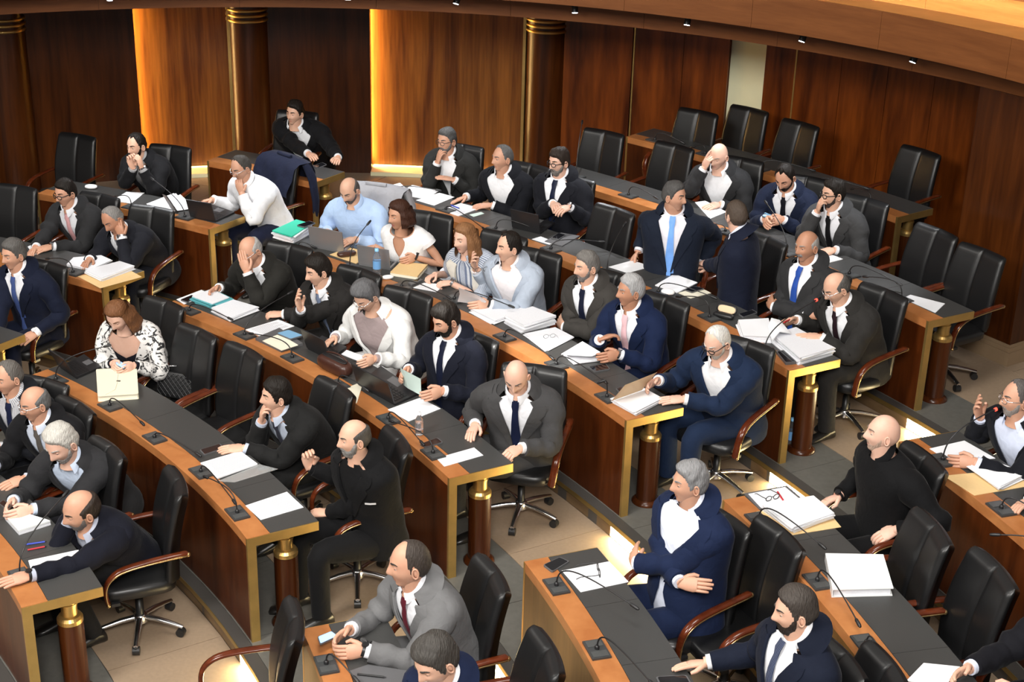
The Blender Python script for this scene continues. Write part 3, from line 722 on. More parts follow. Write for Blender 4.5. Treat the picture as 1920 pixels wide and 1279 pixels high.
        for i, a in enumerate(u):
            for j, b in enumerate(v): lid[i, j] = (math.cos(a) * .0136 * math.cos(b * .8), math.sin(a) * .0136 * math.cos(b * .9) , .0012 + .0136 * math.sin(b))
        q.grid(ec + (lid * hs) @ RH.T, mat=0)
        bc = brow if brow is not None else None
        xs = np.linspace(.014, .052, 6); bp = []
        for x in xs:
            zz = .0315 + .005 * math.sin((x - .012) / .042 * PI * .8) - (.004 if x > .045 else 0)
            k = np.argmin((P0[..., 0] - sd * x) ** 2 + (P0[..., 2] - zz) ** 2 + (P0[..., 1] < 0) * 9); bp.append(H + RH @ (np.array((sd * x, P0.reshape(-1, 3)[k][1] + .0005, zz)) * hs))
        q.tube(bp, np.array((.0035, .0048, .005, .0046, .0036, .002)) * hs * (.7 if female else 1), 6, 3)
    an = np.tile(np.linspace(0, 2 * PI, 20, endpoint=False), (12, 1))
    q.grid(surf(np.linspace(-.05, .78 if (collar and not open_collar) else .97, 12), an, -.016), False, True, 0)
    for sd in (1, -1):
        S, E, Wr, C, fd, kind, face = arms[sd]
        sk = .82 if female else 1.0
        q.tube([S * .9 + E * .1 - UP * .01, S * .5 + E * .5, E, E * .55 + Wr * .45, Wr + fd * .012], np.array((.042, .042, .036, .036, .027)) * s * sk, 12, 0)
        # hand frame
        y = fd
        if face: dors = -(RH[:, 1] * -1) * 1.0; dors = n3(RH[:, 1] * .9 + (-Lf * sd) * .5)
        elif kind == 'crossed': dors = n3(F + UP * .4)
        elif kind == 'hold': dors = n3(-Lf * sd * 1.0 + UP * .35)
        elif kind == 'up': dors = n3(F * .4 - Lf * sd)
        elif kind == 'palm': dors = n3(-UP + F * .2)
        else: dors = n3(UP + (-Lf * sd) * .35)
        zx = n3(dors - y * (dors @ y)); xx = n3(np.cross(y, zx))            # xx: right of the hand seen from its back
        th = -sd                                                            # thumb on the body's inner side
        G = np.stack([xx, y, zx], 1); hsz = s * .98 * (.88 if female else 1)
        def hp(a): return Wr + (np.asarray(a, float) * hsz) @ G.T
        q.tube([hp((0, -.012, 0)), hp((0, .004, 0)), hp((0, .035, .002)), hp((0, .070, .003)), hp((0, .090, .001))], np.array((.026, .029, .037, .041, .036)) * hsz, 12, 0, flat=.42, up=zx)
        curl = {'desk': .28, 'curl': .75, 'fist': 1.35, 'hold': .62, 'crossed': .25, 'up': .7, 'palm': .5, 'point': 1.2, 'flat': .12}.get(kind, .4)
        if face and kind == 'desk': curl = .95
        for fi in range(4):
            bx = (-.0285, -.0095, .0095, .0285)[fi] * th * -1; ln = (.070, .080, .075, .058)[fi]; rr = (.0098, .0100, .0096, .0085)[fi]
            c0 = curl * (.8 + .12 * fi); 
            if kind == 'point' and fi == 0: c0 = .15
            if kind == 'up' : c0 = curl * (.4 + .35 * fi)
            pts = [np.array((bx * .95, .080, .002)), np.array((bx, .092, .002))]; ang = c0 * .45
            for sgl in (.45, .32, .23):
                pts.append(pts[-1] + np.array((bx * .10 * sgl * (1 - min(1, curl)), math.cos(ang) * ln * sgl, -math.sin(ang) * ln * sgl))); ang += c0 * .85
            q.tube([hp(v) for v in pts], np.array((rr * 1.05, rr * 1.08, rr, rr * .92, rr * .72)) * hsz, 8, 0, up=zx)
        tx = th * -1 * -1
        t0 = np.array((-.024 * tx * -1, .018, -.004)) * np.array((1, 1, 1)); sgn = math.copysign(1, t0[0])
        q.tube([hp(t0), hp(t0 + (sgn * .016, .020, -.006)), hp(t0 + (sgn * .026, .046, -.014 - .01 * curl)), hp(t0 + (sgn * (.026 - .014 * curl), .070, -.020 - .012 * curl))], np.array((.016, .0135, .0115, .0082)) * hsz, 8, 0, up=zx)
    # legs
    lg = legs or {}
    Fl2 = -n3(H[:2]) if 'dir' not in lg else np.array(lg['dir']); Fl = np.array((Fl2[0], Fl2[1], 0)); Fl = n3(Fl); Ll = np.array((-Fl[1], Fl[0], 0))
    LEGS = []
    for sd in (1, -1):
        hj = Hp + Ll * -sd * .092 * s * build - UP * .02 + Fl * .02; k = hj + Fl * .40 * s + Ll * -sd * lg.get('spread', .04); k[2] = zf + .535
        an_ = k + Fl * lg.get('fwd', (.02, .02))[0 if sd == 1 else 1] - Fl * .03; an_[2] = zf + .095
        LEGS.append((hj, k, an_)); q.tube([hj, hj * .5 + k * .5, k, k * .5 + an_ * .5, an_ - UP * .03], np.array((.066, .056, .034, .030, .026)) * s * (.9 if female else 1), 12, 0)
    sm = cached(skin_mat, 'skin', tuple(round(c, 3) for c in skin)); hc = hair[1] if hair else (.05, .04, .035)
    bcol = brow if brow is not None else tuple(c * .8 for c in hc)
    lipm = cached(plain, 'lips', (skin[0] * .82, skin[1] * .60, skin[2] * .62) if not female else (.45, .13, .13), .45)
    q.build('body', [sm, 'eye_white', 'iris', cached(hair_mat, 'brow_hair', tuple(round(c, 3) for c in bcol)), lipm], o)
    # --- hair, beard
    if hair:
        st, col, th, vol = hair; hq = MB(); sd_ = int(abs(H[0] * 1000 + H[1] * 777)) % 9999
        hair_shell(hq, P0, N0, st, th, vol, sd_)
        if long_hair:
            ln, wd_, wave = long_hair; na = 30; rows_ = 14; a0 = math.radians(56)
            aa = np.linspace(a0, 2 * PI - a0, na); G_ = np.zeros((rows_, na, 3)); r = np.random.default_rng(5)
            for i, v in enumerate(np.linspace(0, 1, rows_)):
                for j, a in enumerate(aa):
                    bk = (1 - math.cos(a)) / 2
                    R_ = (.097 + wd_ * math.sin(min(1, v * 1.25) * PI * .5) * .5) * (1 - .22 * max(0, v - .7)) + .006 * math.sin(9 * a + 3 * v) + wave * .008 * math.sin(14 * v + 2 * a)
                    G_[i, j] = (R_ * math.sin(a) * .98, R_ * math.cos(a) * 1.02 - .010 - .02 * v * bk, .070 - (.070 + ln) * v * (1 - .06 * abs(math.sin(5 * a))))
            hq.grid(G_, mat=0); hq.grid(G_ * np.array((.86, .86, 1)) , mat=0)
            e = np.stack([G_[-1], G_[-1] * np.array((.86, .86, 1))]); hq.grid(e, mat=0)
        hq.v = [tw_(v) for v in hq.v]
        hq.build('hair', cached(hair_mat, 'hair', tuple(round(c, 3) for c in col)), o)
    if beard:
        bk, col, th = beard; bq = MB(); beard_shell(bq, P0, N0, th, bk); bq.v = [tw_(v) for v in bq.v]
        bq.build('beard' if bk != 'moustache' else 'moustache', cached(hair_mat, 'hair', tuple(round(c, 3) for c in col)), o)
    if glasses:
        gq = MB(); gw = .0022 if glasses != 'thick' else .0034
        rad = (.0225, .017)
        for sd in (-1, 1):
            t = np.linspace(0, 2 * PI, 19); c0 = np.array((sd * .033, .105, .006))
            ring = np.stack([c0[0] + rad[0] * np.sign(np.cos(t)) * np.abs(np.cos(t)) ** .8, np.full(19, c0[1]) - .012 * np.abs(np.cos(t)) * (sd * np.cos(t) > 0), c0[2] + rad[1] * np.sin(t)], 1)
            gq.tube(tw_(ring), gw * hs, 6, 0, False)
            gq.tube(tw_(np.array([(sd * .056, .094, .012), (sd * .072, .07, .014), (sd * .083, .0, .010), (sd * .083, -.02, .0)])), gw * hs, 6, 0)
        gq.tube(tw_(np.array([(-.011, .107, .012), (0, .110, .014), (.011, .107, .012)])), gw * hs, 6, 0)
        gq.build('glasses', 'black' if glasses in ('thick', 'dark') else 'chrome', o)
    # --- clothes
    jm = jacket_mat or (cached(cloth, 'suit_cloth', tuple(jacket)) if jacket else None)
    if shirt_stripe is not None: shm = cached(cloth, 'striped_shirt_cloth', tuple(shirt), stripe=tuple(shirt_stripe), freq=230, axis=0)
    else: shm = cached(cloth, 'shirt_cloth', tuple(shirt))
    trm = cached(cloth, 'trouser_cloth', tuple(trousers)) if trousers else (jm or shm)
    na = 44
    lo = -.10 if jacket is not None else -.06
    ts = np.linspace(lo, (.99 if jacket is not None else 1.0) if collar or not open_collar else .97, 24); an = np.tile(np.linspace(0, 2 * PI, na, endpoint=False), (24, 1))
    sq = MB(); SP = surf(ts, an, .006 if jacket is None else .002, .003 if jacket is None else .0, 4)
    if open_collar:     # neckline opening: the sheet is cut along the neckline
        al = open_collar * np.clip((ts - .70) / .27, 0, 1) ** .8 * (1 if jacket is None else 1.0); an2 = np.array([np.linspace(a_ + .001, 2 * PI - a_ - .001, na) for a_ in al])
        sq.grid(surf(ts, an2, .006 if jacket is None else .002, .003 if jacket is None else .0, 4))
    elif jacket is not None or jacket_mat is not None:
        lim = np.radians(np.interp(ts, [-.17, .05, .24, .34, .60, .80, .90, .945], np.array([20, 9, 3, 3, 9, 15.5, 23, 34]) * gap)) + np.interp(ts, [.6, .84, .92, .97], [.2, .10, .02, .15]); an3 = np.array([np.linspace(-l_, l_, na) for l_ in lim]); sq.grid(surf(ts, an3, .002, 0, 4))
    else: sq.grid(SP, False, True, 0)
    base = sq
    def sleeve(mq, sd, infl, end, mat=0, wob=.004, seed=0, cuffw=1.0):
        S, E, Wr, C, fd, kind, face = arms[sd]; r = np.random.default_rng(seed + sd + 2); n = 26; ss = np.linspace(0, 1, n); P = np.zeros((n, 3))
        ll = np.linalg.norm(E - S); l2 = np.linalg.norm(Wr - E); tt = ss * end * (ll + l2); sh = cS * .35 + S * .65
        for i, t in enumerate(tt):
            P[i] = S + (E - S) * (t / ll) if t < ll else E + (Wr - E) * ((t - ll) / l2)
        P[0] = S * .72 + cS * .28; P[1] = S * .93 + cS * .07
        for _ in range(2): P[1:-1] = (P[:-2] + 2 * P[1:-1] + P[2:]) / 4
        u = tt / (ll + l2)
        R = np.interp(u, [0, .06, .14, .3, .5, .62, .8, 1.0], np.array([.070, .078, .074, .062, .056, .052, .046, .040])) * s * (.84 if female else 1) * (.55 + .45 * build) + infl
        for j in range(3): R = R + wob * np.sin(u * r.uniform(16, 40) + r.uniform(0, 6)) * (.4 + g(u - .5, .2))
        T = np.gradient(P, axis=0); T = n3a(T); up = n3(np.cross(T[2], UP + .01)); sides = 16; a = np.linspace(0, 2 * PI, sides, endpoint=False); Q = np.zeros((n, sides, 3)); ph = r.uniform(0, 6, 4)
        u_ = up
        for i in range(n):
            x = n3(np.cross(T[i], u_)); y = np.cross(x, T[i]); u_ = y
            rr = R[i] * (1 + .05 * np.sin(2 * a + 14 * u[i] + ph[0]) + .035 * np.sin(3 * a - 22 * u[i] + ph[1]))
            Q[i] = P[i] + (np.cos(a) * rr)[:, None] * x + (np.sin(a) * rr)[:, None] * y
        mq.grid(Q, False, True, mat); mq.add(Q[-1], [tuple(range(sides - 1, -1, -1))], mat, smooth=False); mq.add(Q[0], [tuple(range(sides))], mat)
    if jacket is None:
        if sleeves == 'long':
            for sd in (1, -1): sleeve(sq, sd, .004, .97, 0, .005)
        elif sleeves == 'short':
            for sd in (1, -1): sleeve(sq, sd, .007, .34, 0, .002)
        elif sleeves == 'cap':
            for sd in (1, -1): sleeve(sq, sd, .006, .12, 0, .0)
        elif sleeves == 'rolled':
            for sd in (1, -1): sleeve(sq, sd, .005, .66, 0, .004)
    elif sleeves == 'long':
        for sd in (1, -1):
            S, E, Wr, C, fd, kind, face = arms[sd]; d = n3(Wr - E); sq.tube([Wr - d * .05, Wr - d * .002], np.array((.037, .036)) * s * (.85 if female else 1), 14, 0)
    so = sq.build('blouse' if female and jacket is None else 'shirt', shm, o)
    if collar:
        cq = MB(); ax = n3(piv - N); cc = N + ax * .012; lat = Lf; fr = n3(np.cross(Lf, ax)); fr = fr if fr @ F > 0 else -fr
        gap_ = math.radians(10 if tie is not None else 26) * gap; aa = np.linspace(gap_, 2 * PI - gap_, 30); G_ = np.zeros((5, 30, 3))
        kk = s * (.82 if female else 1) * (.62 + .38 * build)
        for i, (rr, zz) in enumerate(((.074, -.012), (.067, .014), (.064, .034), (.071, .031), (.082, -.002))):
            for j, a in enumerate(aa):
                fl = 1 + (.22 * g(min(a, 2 * PI - a) - gap_, .35) if i == 4 else 0)
                G_[i, j] = cc + (lat * math.sin(a) + fr * math.cos(a)) * rr * kk * fl + ax * (zz - .018 * math.cos(a) - (.020 * g(min(a, 2 * PI - a) - gap_, .4) if i == 4 else 0)) * s
        cq.grid(G_); cq.build('collar', shm, so)
    if tie is not None:
        tm = cached(cloth, 'tie_silk', tuple(tie), rough=.45) if tie_stripe is None else cached(cloth, 'striped_tie_silk', tuple(tie), stripe=tuple(tie_stripe), freq=40, axis=2)
        tq = MB(); tt = np.linspace(.985, .08 if jacket is not None else .12, 16); Pn = np.zeros((16, 5, 3))
        wd_ = np.interp(np.linspace(0, 1, 16), [0, .07, .10, .8, .97, 1.0], [.021, .023, .017, .040, .042, .006]) * s
        Pc = surf(tt, np.zeros((16, 1)), .020)[:, 0]
        for i in range(16):
            c, d, lat, fr = frame(tt[i])
            for j, e in enumerate((-1, -.5, 0, .5, 1)): Pn[i, j] = Pc[i] + lat * e * wd_[i] - fr * .006 * abs(e) + fr * (.012 * g(tt[i] - .93, .03))
        tq.grid(Pn); Pb = Pn - F * .004; tq.grid(Pb, flip=True); tq.grid(np.stack([Pn[:, 0], Pb[:, 0]])); tq.grid(np.stack([Pn[:, -1], Pb[:, -1]]))
        tq.build('tie', tm, o)
    if jacket is not None or jacket_mat is not None:
        jq = MB(); nt = 26; ts = np.linspace(-.17, .962, nt)
        al = np.radians(np.interp(ts, [-.17, .05, .24, .34, .60, .80, .90, .945], np.array([20, 9, 3, 3, 9, 15.5, 23, 34]) * gap))
        an = np.array([np.linspace(a, 2 * PI - a, 46) for a in al]); JP = surf(ts, an, .019, .005, 9)
        jq.grid(JP); jq.grid(surf(ts, an, .009), flip=True)
        inn = surf(ts, an, .009); jq.grid(np.stack([JP[:, 0], inn[:, 0]])); jq.grid(np.stack([JP[:, -1], inn[:, -1]])); jq.grid(np.stack([JP[0], inn[0]])); jq.grid(np.stack([JP[-1], inn[-1]]))
        for sd in (1, -1): sleeve(jq, sd, .009, .955 if sleeves == 'long' else .7, 0, .004, 3)
        jo = jq.build('jacket', jm, o)
        lq = MB()
        for sd in (1, -1):
            tt = np.linspace(.34, .925, 14); a0 = np.radians(np.interp(tt, [.34, .60, .80, .90, .945], np.array([3, 9, 15.5, 23, 34]) * gap)); w = np.interp(tt, [.34, .5, .70, .755, .765, .85, .925], [.02, .16, .36, .40, .26, .42, .42])
            aa = np.stack([a0 - .015, a0 + w * .5, a0 + w], 1) * sd
            Q = surf(tt, aa, .029); Q2 = surf(tt, aa, .019); lq.grid(Q); lq.grid(np.stack([Q[:, 2], Q2[:, 2]])); lq.grid(np.stack([Q[:, 0], Q2[:, 0]]))
        ax = n3(piv - N); cc = N; fr = n3(np.cross(Lf, ax)); fr = fr if fr @ F > 0 else -fr
        aa = np.linspace(math.radians(62), 2 * PI - math.radians(62), 22); G_ = np.zeros((5, 22, 3)); kk = s * (.85 if female else 1) * (.62 + .38 * build)
        for i, (rr, zz) in enumerate(((.076, .0), (.077, .030), (.087, .030), (.112, .0), (.142, -.036))):
            for j, a in enumerate(aa): G_[i, j] = cc + (Lf * math.sin(a) + fr * math.cos(a)) * rr * kk + ax * zz * s
        lq.grid(G_); lq.build('lapels', jm, jo)
        if pocket:
            Pk = surf(np.array([.60, .625]), np.tile(np.array([.55, .72, .9]), (2, 1)), .031); pq = MB(); pq.grid(Pk); pq.grid(Pk - F * .003, flip=True); pq.build('pocket_square', cached(cloth, 'pocket_cloth', tuple(pocket)), jo)
    if scarf:
        nq = MB(); tt = np.linspace(.30, .93, 12)
        for sd in (1, -1):
            aa = np.stack([np.full(12, .30), np.full(12, .55), np.full(12, .85)], 1) * sd; Q = surf(tt, aa, .034, .006); nq.grid(Q); nq.grid(surf(tt, aa, .02), flip=True)
        nq.build('draped_sweater', cached(cloth, 'knit', tuple(scarf)), o)
    # trousers and shoes
    tq = MB()
    for i, (hj, k, an_) in enumerate(LEGS):
        h0 = hj - Fl * .10; pts = [h0, hj, hj * .5 + k * .5, k + UP * .005, k * .55 + an_ * .45, an_ - UP * .01]; pts = np.array(pts)
        tt = np.linspace(0, 5, 18); P = np.stack([np.interp(tt, range(6), pts[:, j]) for j in range(3)], 1); P[1:-1] = (P[:-2] + 2 * P[1:-1] + P[2:]) / 4
        tq.tube(P, np.interp(tt, range(6), np.array((.088, .098, .088, .070, .060, .056)) * s * (.88 if female else 1) * (.5 + .5 * build)), 14)
    tq.rbox(Hp - UP * .0 - F * .03, (.33 * s * build, .25 * s, .19 * s), R=np.stack([Ll, Fl, UP], 1), n=3.0)
    tq.build('trousers', trm, o)
    for hj, k, an_ in LEGS:
        fq = MB(); c = np.array((an_[0], an_[1], zf)); pr = []
        for yy, w, h in ((-.075, .020, .05), (-.06, .034, .085), (-.02, .037, .095), (.05, .040, .065), (.12, .044, .048), (.165, .036, .038), (.185, .012, .022)):
            a = np.linspace(0, 2 * PI, 12, endpoint=False); pr.append([c + Fl * yy * s + Ll * math.cos(t) * w * s + UP * max(.0, (h / 2 + h / 2 * math.sin(t))) * s for t in a])
        fq.grid(pr, False, True); fq.add(pr[0], [tuple(range(12))]); fq.add(pr[-1], [tuple(range(11, -1, -1))]); fq.build('shoe', 'shoe', o)
    if watch:
        S, E, Wr, C, fd, kind, face = arms[1 if watch[0] == 'r' else -1]; d = n3(Wr - E); wq = MB(); p0 = Wr + d * .006
        wq.tube([p0 - d * .010, p0 + d * .010], .0325 * s, 16, 0, False); dd = n3(UP - d * (UP @ d)) if not face else n3(RH[:, 1] - d * (RH[:, 1] @ d))
        wq.tube([p0 + dd * .026 * s, p0 + dd * .038 * s], [.020, .019], 14, 0)
        wq.build('wristwatch', 'watch_steel' if watch[1] == 'steel' else ('black' if watch[1] == 'black' else 'cap_white'), o)
    SEATS[label] = (Hp, F, row)
    return o

# ------------------------------------------------------------------ the people, row by row
BLK = (.012, .012, .014); CHAR = (.030, .030, .032); GRY = (.075, .074, .076); LGRY = (.20, .20, .205); NVY = (.010, .014, .034); BLU = (.012, .024, .072)
WHT = (.78, .79, .82); LBL = (.42, .56, .80); DK = (.012, .009, .007); DBR = (.030, .016, .010); SALT = (.15, .145, .14); GREY = (.33, .33, .33); WHITE = (.62, .61, .58)
S1 = (.56, .32, .22); S2 = (.64, .40, .29); S3 = (.44, .23, .145); S4 = (.68, .44, .34)
# left block
person('man in navy suit and blue tie, cut by the left edge of the picture', 'B', (4.158,7.367,1.3374), 48, 58, 6, 0, rh=(4.084,6.932,0.7667), lh=(4.314,7.081,0.7467), lk='flat', skin=S1, hair=('full', (.10, .095, .09), .018, 1.1), jacket=NVY, tie=(.05, .08, .22), watch='l white'.split())
person('man with glasses and a pale pink tie in a dark suit, far left', 'C', (4.188,8.750,1.4198), 45, 52, 12, 0, rh=(3.978,8.358,1.0134), lh=(4.071,8.392,1.0234), skin=S1, hair=('full', DK, .016, 1.0), glasses='thick', jacket=CHAR, tie=(.62, .33, .34), watch='l steel'.split())
person('grey-haired man resting his cheek on his hand beside the manila envelope', 'C', (4.711,8.319,1.3308), 42, 48, 30, -8, rh=(4.525,8.077,1.0234), lh='cheek', skin=S3, hair=('high', (.22, .21, .2), .008, .6), jacket=(.016, .017, .024), shirt=WHT, tie=(.1, .1, .12), watch='l steel'.split(), brow=(.06, .05, .05))
person('dark-bearded man with both hands clasped under his chin, before the golden wall', 'D', (4.525,9.983,1.5094), 40, 48, 8, 0, rh=(4.517,9.781,1.4201), lh=(4.604,9.754,1.4201), rk='fist', lk='fist', hand_r=(-.2, 0, 1), hand_l=(-.3, 0, 1), skin=S2, hair=('receding', DK, .014, .8), beard=('full', DK, .008), jacket=BLK, shirt=(.35, .35, .36), watch='l steel'.split(), elbow=(.4, 1.0, -.2))
person('man in a white shirt with his fist at his mouth beside the dark laptop', 'D', (5.652,9.289,1.5301), 50, 52, 22, 0, rh=(5.274,9.437,1.1501), lh='chin', skin=S1, hair=('high', (.06, .055, .05), .009, .7), glasses='thin', jacket=None, shirt=WHT, tie=(.016, .02, .05), trousers=(.014, .018, .045), build=1.12, belly=.03, elbow=(.5, 1.0, -.1))
person('heavy man in black suit and open white shirt reaching over a back desk', 'E', (5.903,10.986,1.6115), 22, 38, 4, 6, rh=(6.205,10.394,1.2768), lh=(6.384,10.486,1.2768), lk='flat', skin=S2, hair=('full', DK, .018, 1.1), jacket=BLK, shirt=WHT, build=1.15, belly=.05, gap=1.455)
# centre block, row B
person('woman with long auburn hair in a black and white floral jacket, looking at a phone', 'B', (5.248,6.351,1.2567), 26, 34, 34, 0, rh=(5.239,6.157,0.9267), lh=(5.350,6.126,0.9267), rk='hold', lk='hold', skin=S4, hair=('full', (.17, .072, .030), .013, 1.4), long_hair=(.20, .05, .6), jacket_mat=blotch('black_and_white_floral_cloth', (.72, .70, .68), (.02, .02, .022), 17, .53), jacket=WHT, shirt=(.012, .012, .02), trousers=BLK, female=True, collar=False, open_collar=1.2, gap=1.455)
person('dark-haired man in a black suit, chin on hand, behind the papers on the near desk', 'B', (6.620,5.068,1.2467), 52, 76, 2, 4, rh='chin', lh=(6.335,4.978,0.8867), skin=S2, hair=('low', DK, .016, 1.0), jacket=(.018, .018, .018), shirt=(.45, .50, .60), tie=(.05, .05, .07))
person('bald man with a greying beard in black with a raised fist', 'B', (7.223,4.282,1.3467), 50, 70, 4, 0, rh=(6.891,4.587,1.0367), lh=(6.974,4.419,0.7367), rk='fist', lk='fist', hand_r=(-.1, -.1, 1), skin=S2, hair=('sides', (.06, .055, .05), .010, 1.0), beard=('full', (.24, .23, .22), .010), jacket=(.008, .008, .009), shirt=(.008, .008, .009), trousers=(.008, .008, .009), collar=False, build=.99, pocket=(.7, .7, .72), legs={'fwd': (.06, .02)})
# row C
person('bald man with glasses covering his face with one hand over stacked papers', 'C', (6.051,7.435,1.4034), 38, 48, 28, -4, rh=(5.731,7.437,1.0434), lh='face', lk='flat', rk='hold', skin=S1, hair=('sides', (.38, .37, .36), .010, 1.0), glasses='thin', jacket=(.026, .025, .022), shirt=WHT, tie=(.02, .02, .025), belly=.02)
person('dark-haired man in a charcoal suit touching a microphone head', 'C', (6.657,6.973,1.4195), 45, 66, 14, 0, rh=(6.521,6.806,1.2234), lh=(6.291,7.019,1.0234), rk='up', lk='fist', hand_r=(-.2, -.2, 1), skin=S2, hair=('low', DK, .020, 1.2), jacket=(.025, .023, .022), tie=(.16, .20, .30), watch='r steel'.split(), nose=1.25)
person('grey-haired woman in a white jacket and glasses reading a booklet', 'C', (7.079,6.485,1.4099), 40, 46, 36, 0, rh=(6.794,6.495,1.0334), lh=(7.125,6.094,1.0534), lk='hold', skin=S2, hair=('full', (.11, .11, .115), .024, 1.3), glasses='thin', jacket=(.74, .74, .73), shirt=(.34, .27, .27), trousers=(.7, .7, .7), female=True, collar=False, build=1.16, belly=.04, gap=1.7, brow=(.08, .07, .07))
person('black-bearded man in a navy suit holding a pale green leaflet', 'C', (7.707,5.857,1.4974), 42, 58, 22, 0, rh=(7.411,5.773,1.1134), lh=(7.646,5.513,1.0834), rk='hold', lk='hold', skin=S1, hair=('low', DK, .020, 1.1), beard=('full', DK, .009), jacket=(.012, .014, .026), tie=(.012, .016, .04), nose=1.15)
person('bald man in a grey suit and navy tie looking down at the desk end', 'C', (8.209,5.055,1.4396), 14, 12, 34, 0, rh=(7.926,5.071,1.0234), lh=(8.201,4.835,0.9934), lk='fist', skin=S4, hair=None, jacket=GRY, tie=(.012, .018, .055), build=1.08, belly=.05, brow=(.10, .08, .07))
# row D
person('balding man in a light blue shirt typing on a silver laptop', 'D', (6.724,8.606,1.5610), 26, 36, 30, 0, rh=(6.518,8.539,1.1701), lh=(6.737,8.387,1.1701), skin=S2, hair=('sides', (.10, .09, .085), .006, .8), beard=('full', (.16, .14, .13), .003), jacket=None, shirt=LBL, trousers=(.02, .02, .03), build=1.05)
person('woman with a dark bob in a sleeveless white blouse behind the second laptop', 'D', (7.206,7.988,1.5501), 30, 54, 6, 0, rh=(6.912,8.250,1.1601), lh=(7.296,7.917,1.1901), lk='hold', skin=(.52, .29, .19), hair=('full', (.05, .02, .012), .014, 1.4), long_hair=(.095, .045, .5), jacket=None, shirt=(.82, .82, .83), trousers=(.02, .02, .03), female=True, collar=False, open_collar=.30, sleeves='cap', watch='l black'.split())
person('woman with light brown hair, striped shirt and cream sweater over her shoulders', 'D', (7.774,7.499,1.5301), 36, 50, 6, 0, rh=(7.487,7.581,1.1601), lh=(7.608,7.443,1.1601), rk='fist', lk='fist', skin=S4, hair=('full', (.24, .115, .05), .013, 1.3), long_hair=(.19, .04, .6), jacket=None, shirt=(.62, .66, .72), shirt_stripe=(.16, .20, .30), trousers=(.02, .02, .03), female=True, sleeves='rolled', scarf=(.74, .71, .64), watch='l steel'.split())
person('man in a pale blue-grey jacket raising his spectacles in one hand', 'D', (8.129,7.182,1.5801), 32, 64, 2, 0, rh=(7.849,7.395,1.3601), lh=(7.925,6.975,1.1701), rk='up', lk='hold', skin=S2, hair=('receding', DK, .014, .9), jacket=(.36, .41, .49), shirt=(.80, .76, .78), trousers=(.3, .34, .4), watch='l black'.split(), gap=1.45)
person('grey-haired man in a brown-grey suit with folded arms', 'D', (8.726,6.765,1.5911), 38, 58, 6, 0, rk='crossed', lk='crossed', skin=S2, hair=('full', (.16, .15, .14), .014, .9), beard=('full', (.22, .20, .19), .003), jacket=(.062, .057, .052), tie=(.012, .016, .04))
person('silver-haired man in a blue suit and pale pink tie holding papers', 'D', (9.028,6.286,1.5866), 38, 64, 2, 0, rh=(8.873,6.140,1.2801), lh=(8.892,6.021,1.1801), rk='curl', lk='hold', hand_r=(.5, .2, .1), skin=S3, hair=('full', (.36, .36, .365), .016, 1.0), jacket=(.010, .020, .065), tie=(.72, .46, .50), watch='l steel'.split())
person('white-haired man with glasses in a blue suit turning a beige folder', 'D', (9.566,5.432,1.5620), 30, 40, 26, 0, rh=(9.148,5.495,1.2101), lh=(9.296,5.373,1.1501), rk='hold', lk='flat', skin=S4, hair=('high', WHITE, .010, .8), beard=('full', (.62, .58, .54), .003), glasses='thick', jacket=(.014, .028, .070), shirt=(.80, .80, .82), build=1.08, belly=.03, legs={'fwd': (.0, .04)}, brow=(.5, .48, .45))
# row E
person('man with glasses and greying beard, hand on chin, before the golden panel', 'E', (7.509,9.820,1.6904), 26, 44, 6, 0, rh='chin', lh=(7.517,9.728,1.3468), lk='flat', hand_l=(-1, .1, .1), skin=S1, hair=('full', (.08, .08, .08), .014, .9), beard=('full', (.16, .15, .15), .006), glasses='dark', jacket=(.030, .030, .029), shirt=WHT)
person('man in open white shirt and black jacket, hand flat on the back desk', 'E', (8.043,9.223,1.7068), 36, 58, 2, 0, rh=(7.655,9.347,1.2668), lh=(7.888,9.145,1.2768), rk='flat', skin=S1, hair=('high', (.12, .12, .12), .010, .8), jacket=(.012, .013, .018), shirt=WHT, gap=1.455, build=1.06)
person('bearded man with black-rimmed glasses and a navy tie behind a black laptop screen', 'E', (8.549,8.984,1.7562), 30, 46, 6, 0, rh=(8.518,8.677,1.4468), lh=(8.601,8.594,1.4468), rk='curl', lk='curl', skin=S4, hair=('low', (.03, .022, .018), .018, 1.1), beard=('full', (.20, .18, .165), .008), glasses='thick', jacket=(.013, .014, .020), tie=(.012, .018, .05), build=1.06, belly=.02, watch='l steel'.split())
person('man in a navy suit and sky blue tie turned to talk to his neighbour', 'E', (9.446,7.628,1.8951), 6, -62, 4, 0, rh=(9.180,7.879,1.2768), lh=(9.693,7.798,1.2268), rk='fist', lk='flat', skin=S1, hair=('full', (.075, .072, .07), .012, .9), jacket=(.014, .020, .038), shirt=(.70, .69, .75), tie=(.17, .36, .78), build=1.04, elbow=(.30, 1.0, .7))
person('short-haired man in a navy suit seen from behind, turned away from the camera', 'E', (9.888,7.183,1.8889), 100, 142, 4, 0, rh=(9.748,7.682,1.2668), lh=(9.712,7.755,1.2668), rk='curl', lk='curl', skin=S4, hair=('low', (.075, .055, .042), .008, .7), jacket=(.012, .016, .036), shirt=(.62, .66, .78), tie=(.012, .016, .03), legs={'dir': (-.8, -.6)})
person('bald man with a moustache and royal blue tie, arms folded', 'E', (10.381,6.785,1.7942), 40, 44, 6, 0, rk='crossed', lk='crossed', skin=S3, hair=('sides', (.38, .36, .34), .004, .6), beard=('moustache', (.28, .26, .25), .006), jacket=(.040, .040, .042), tie=(.022, .07, .32))
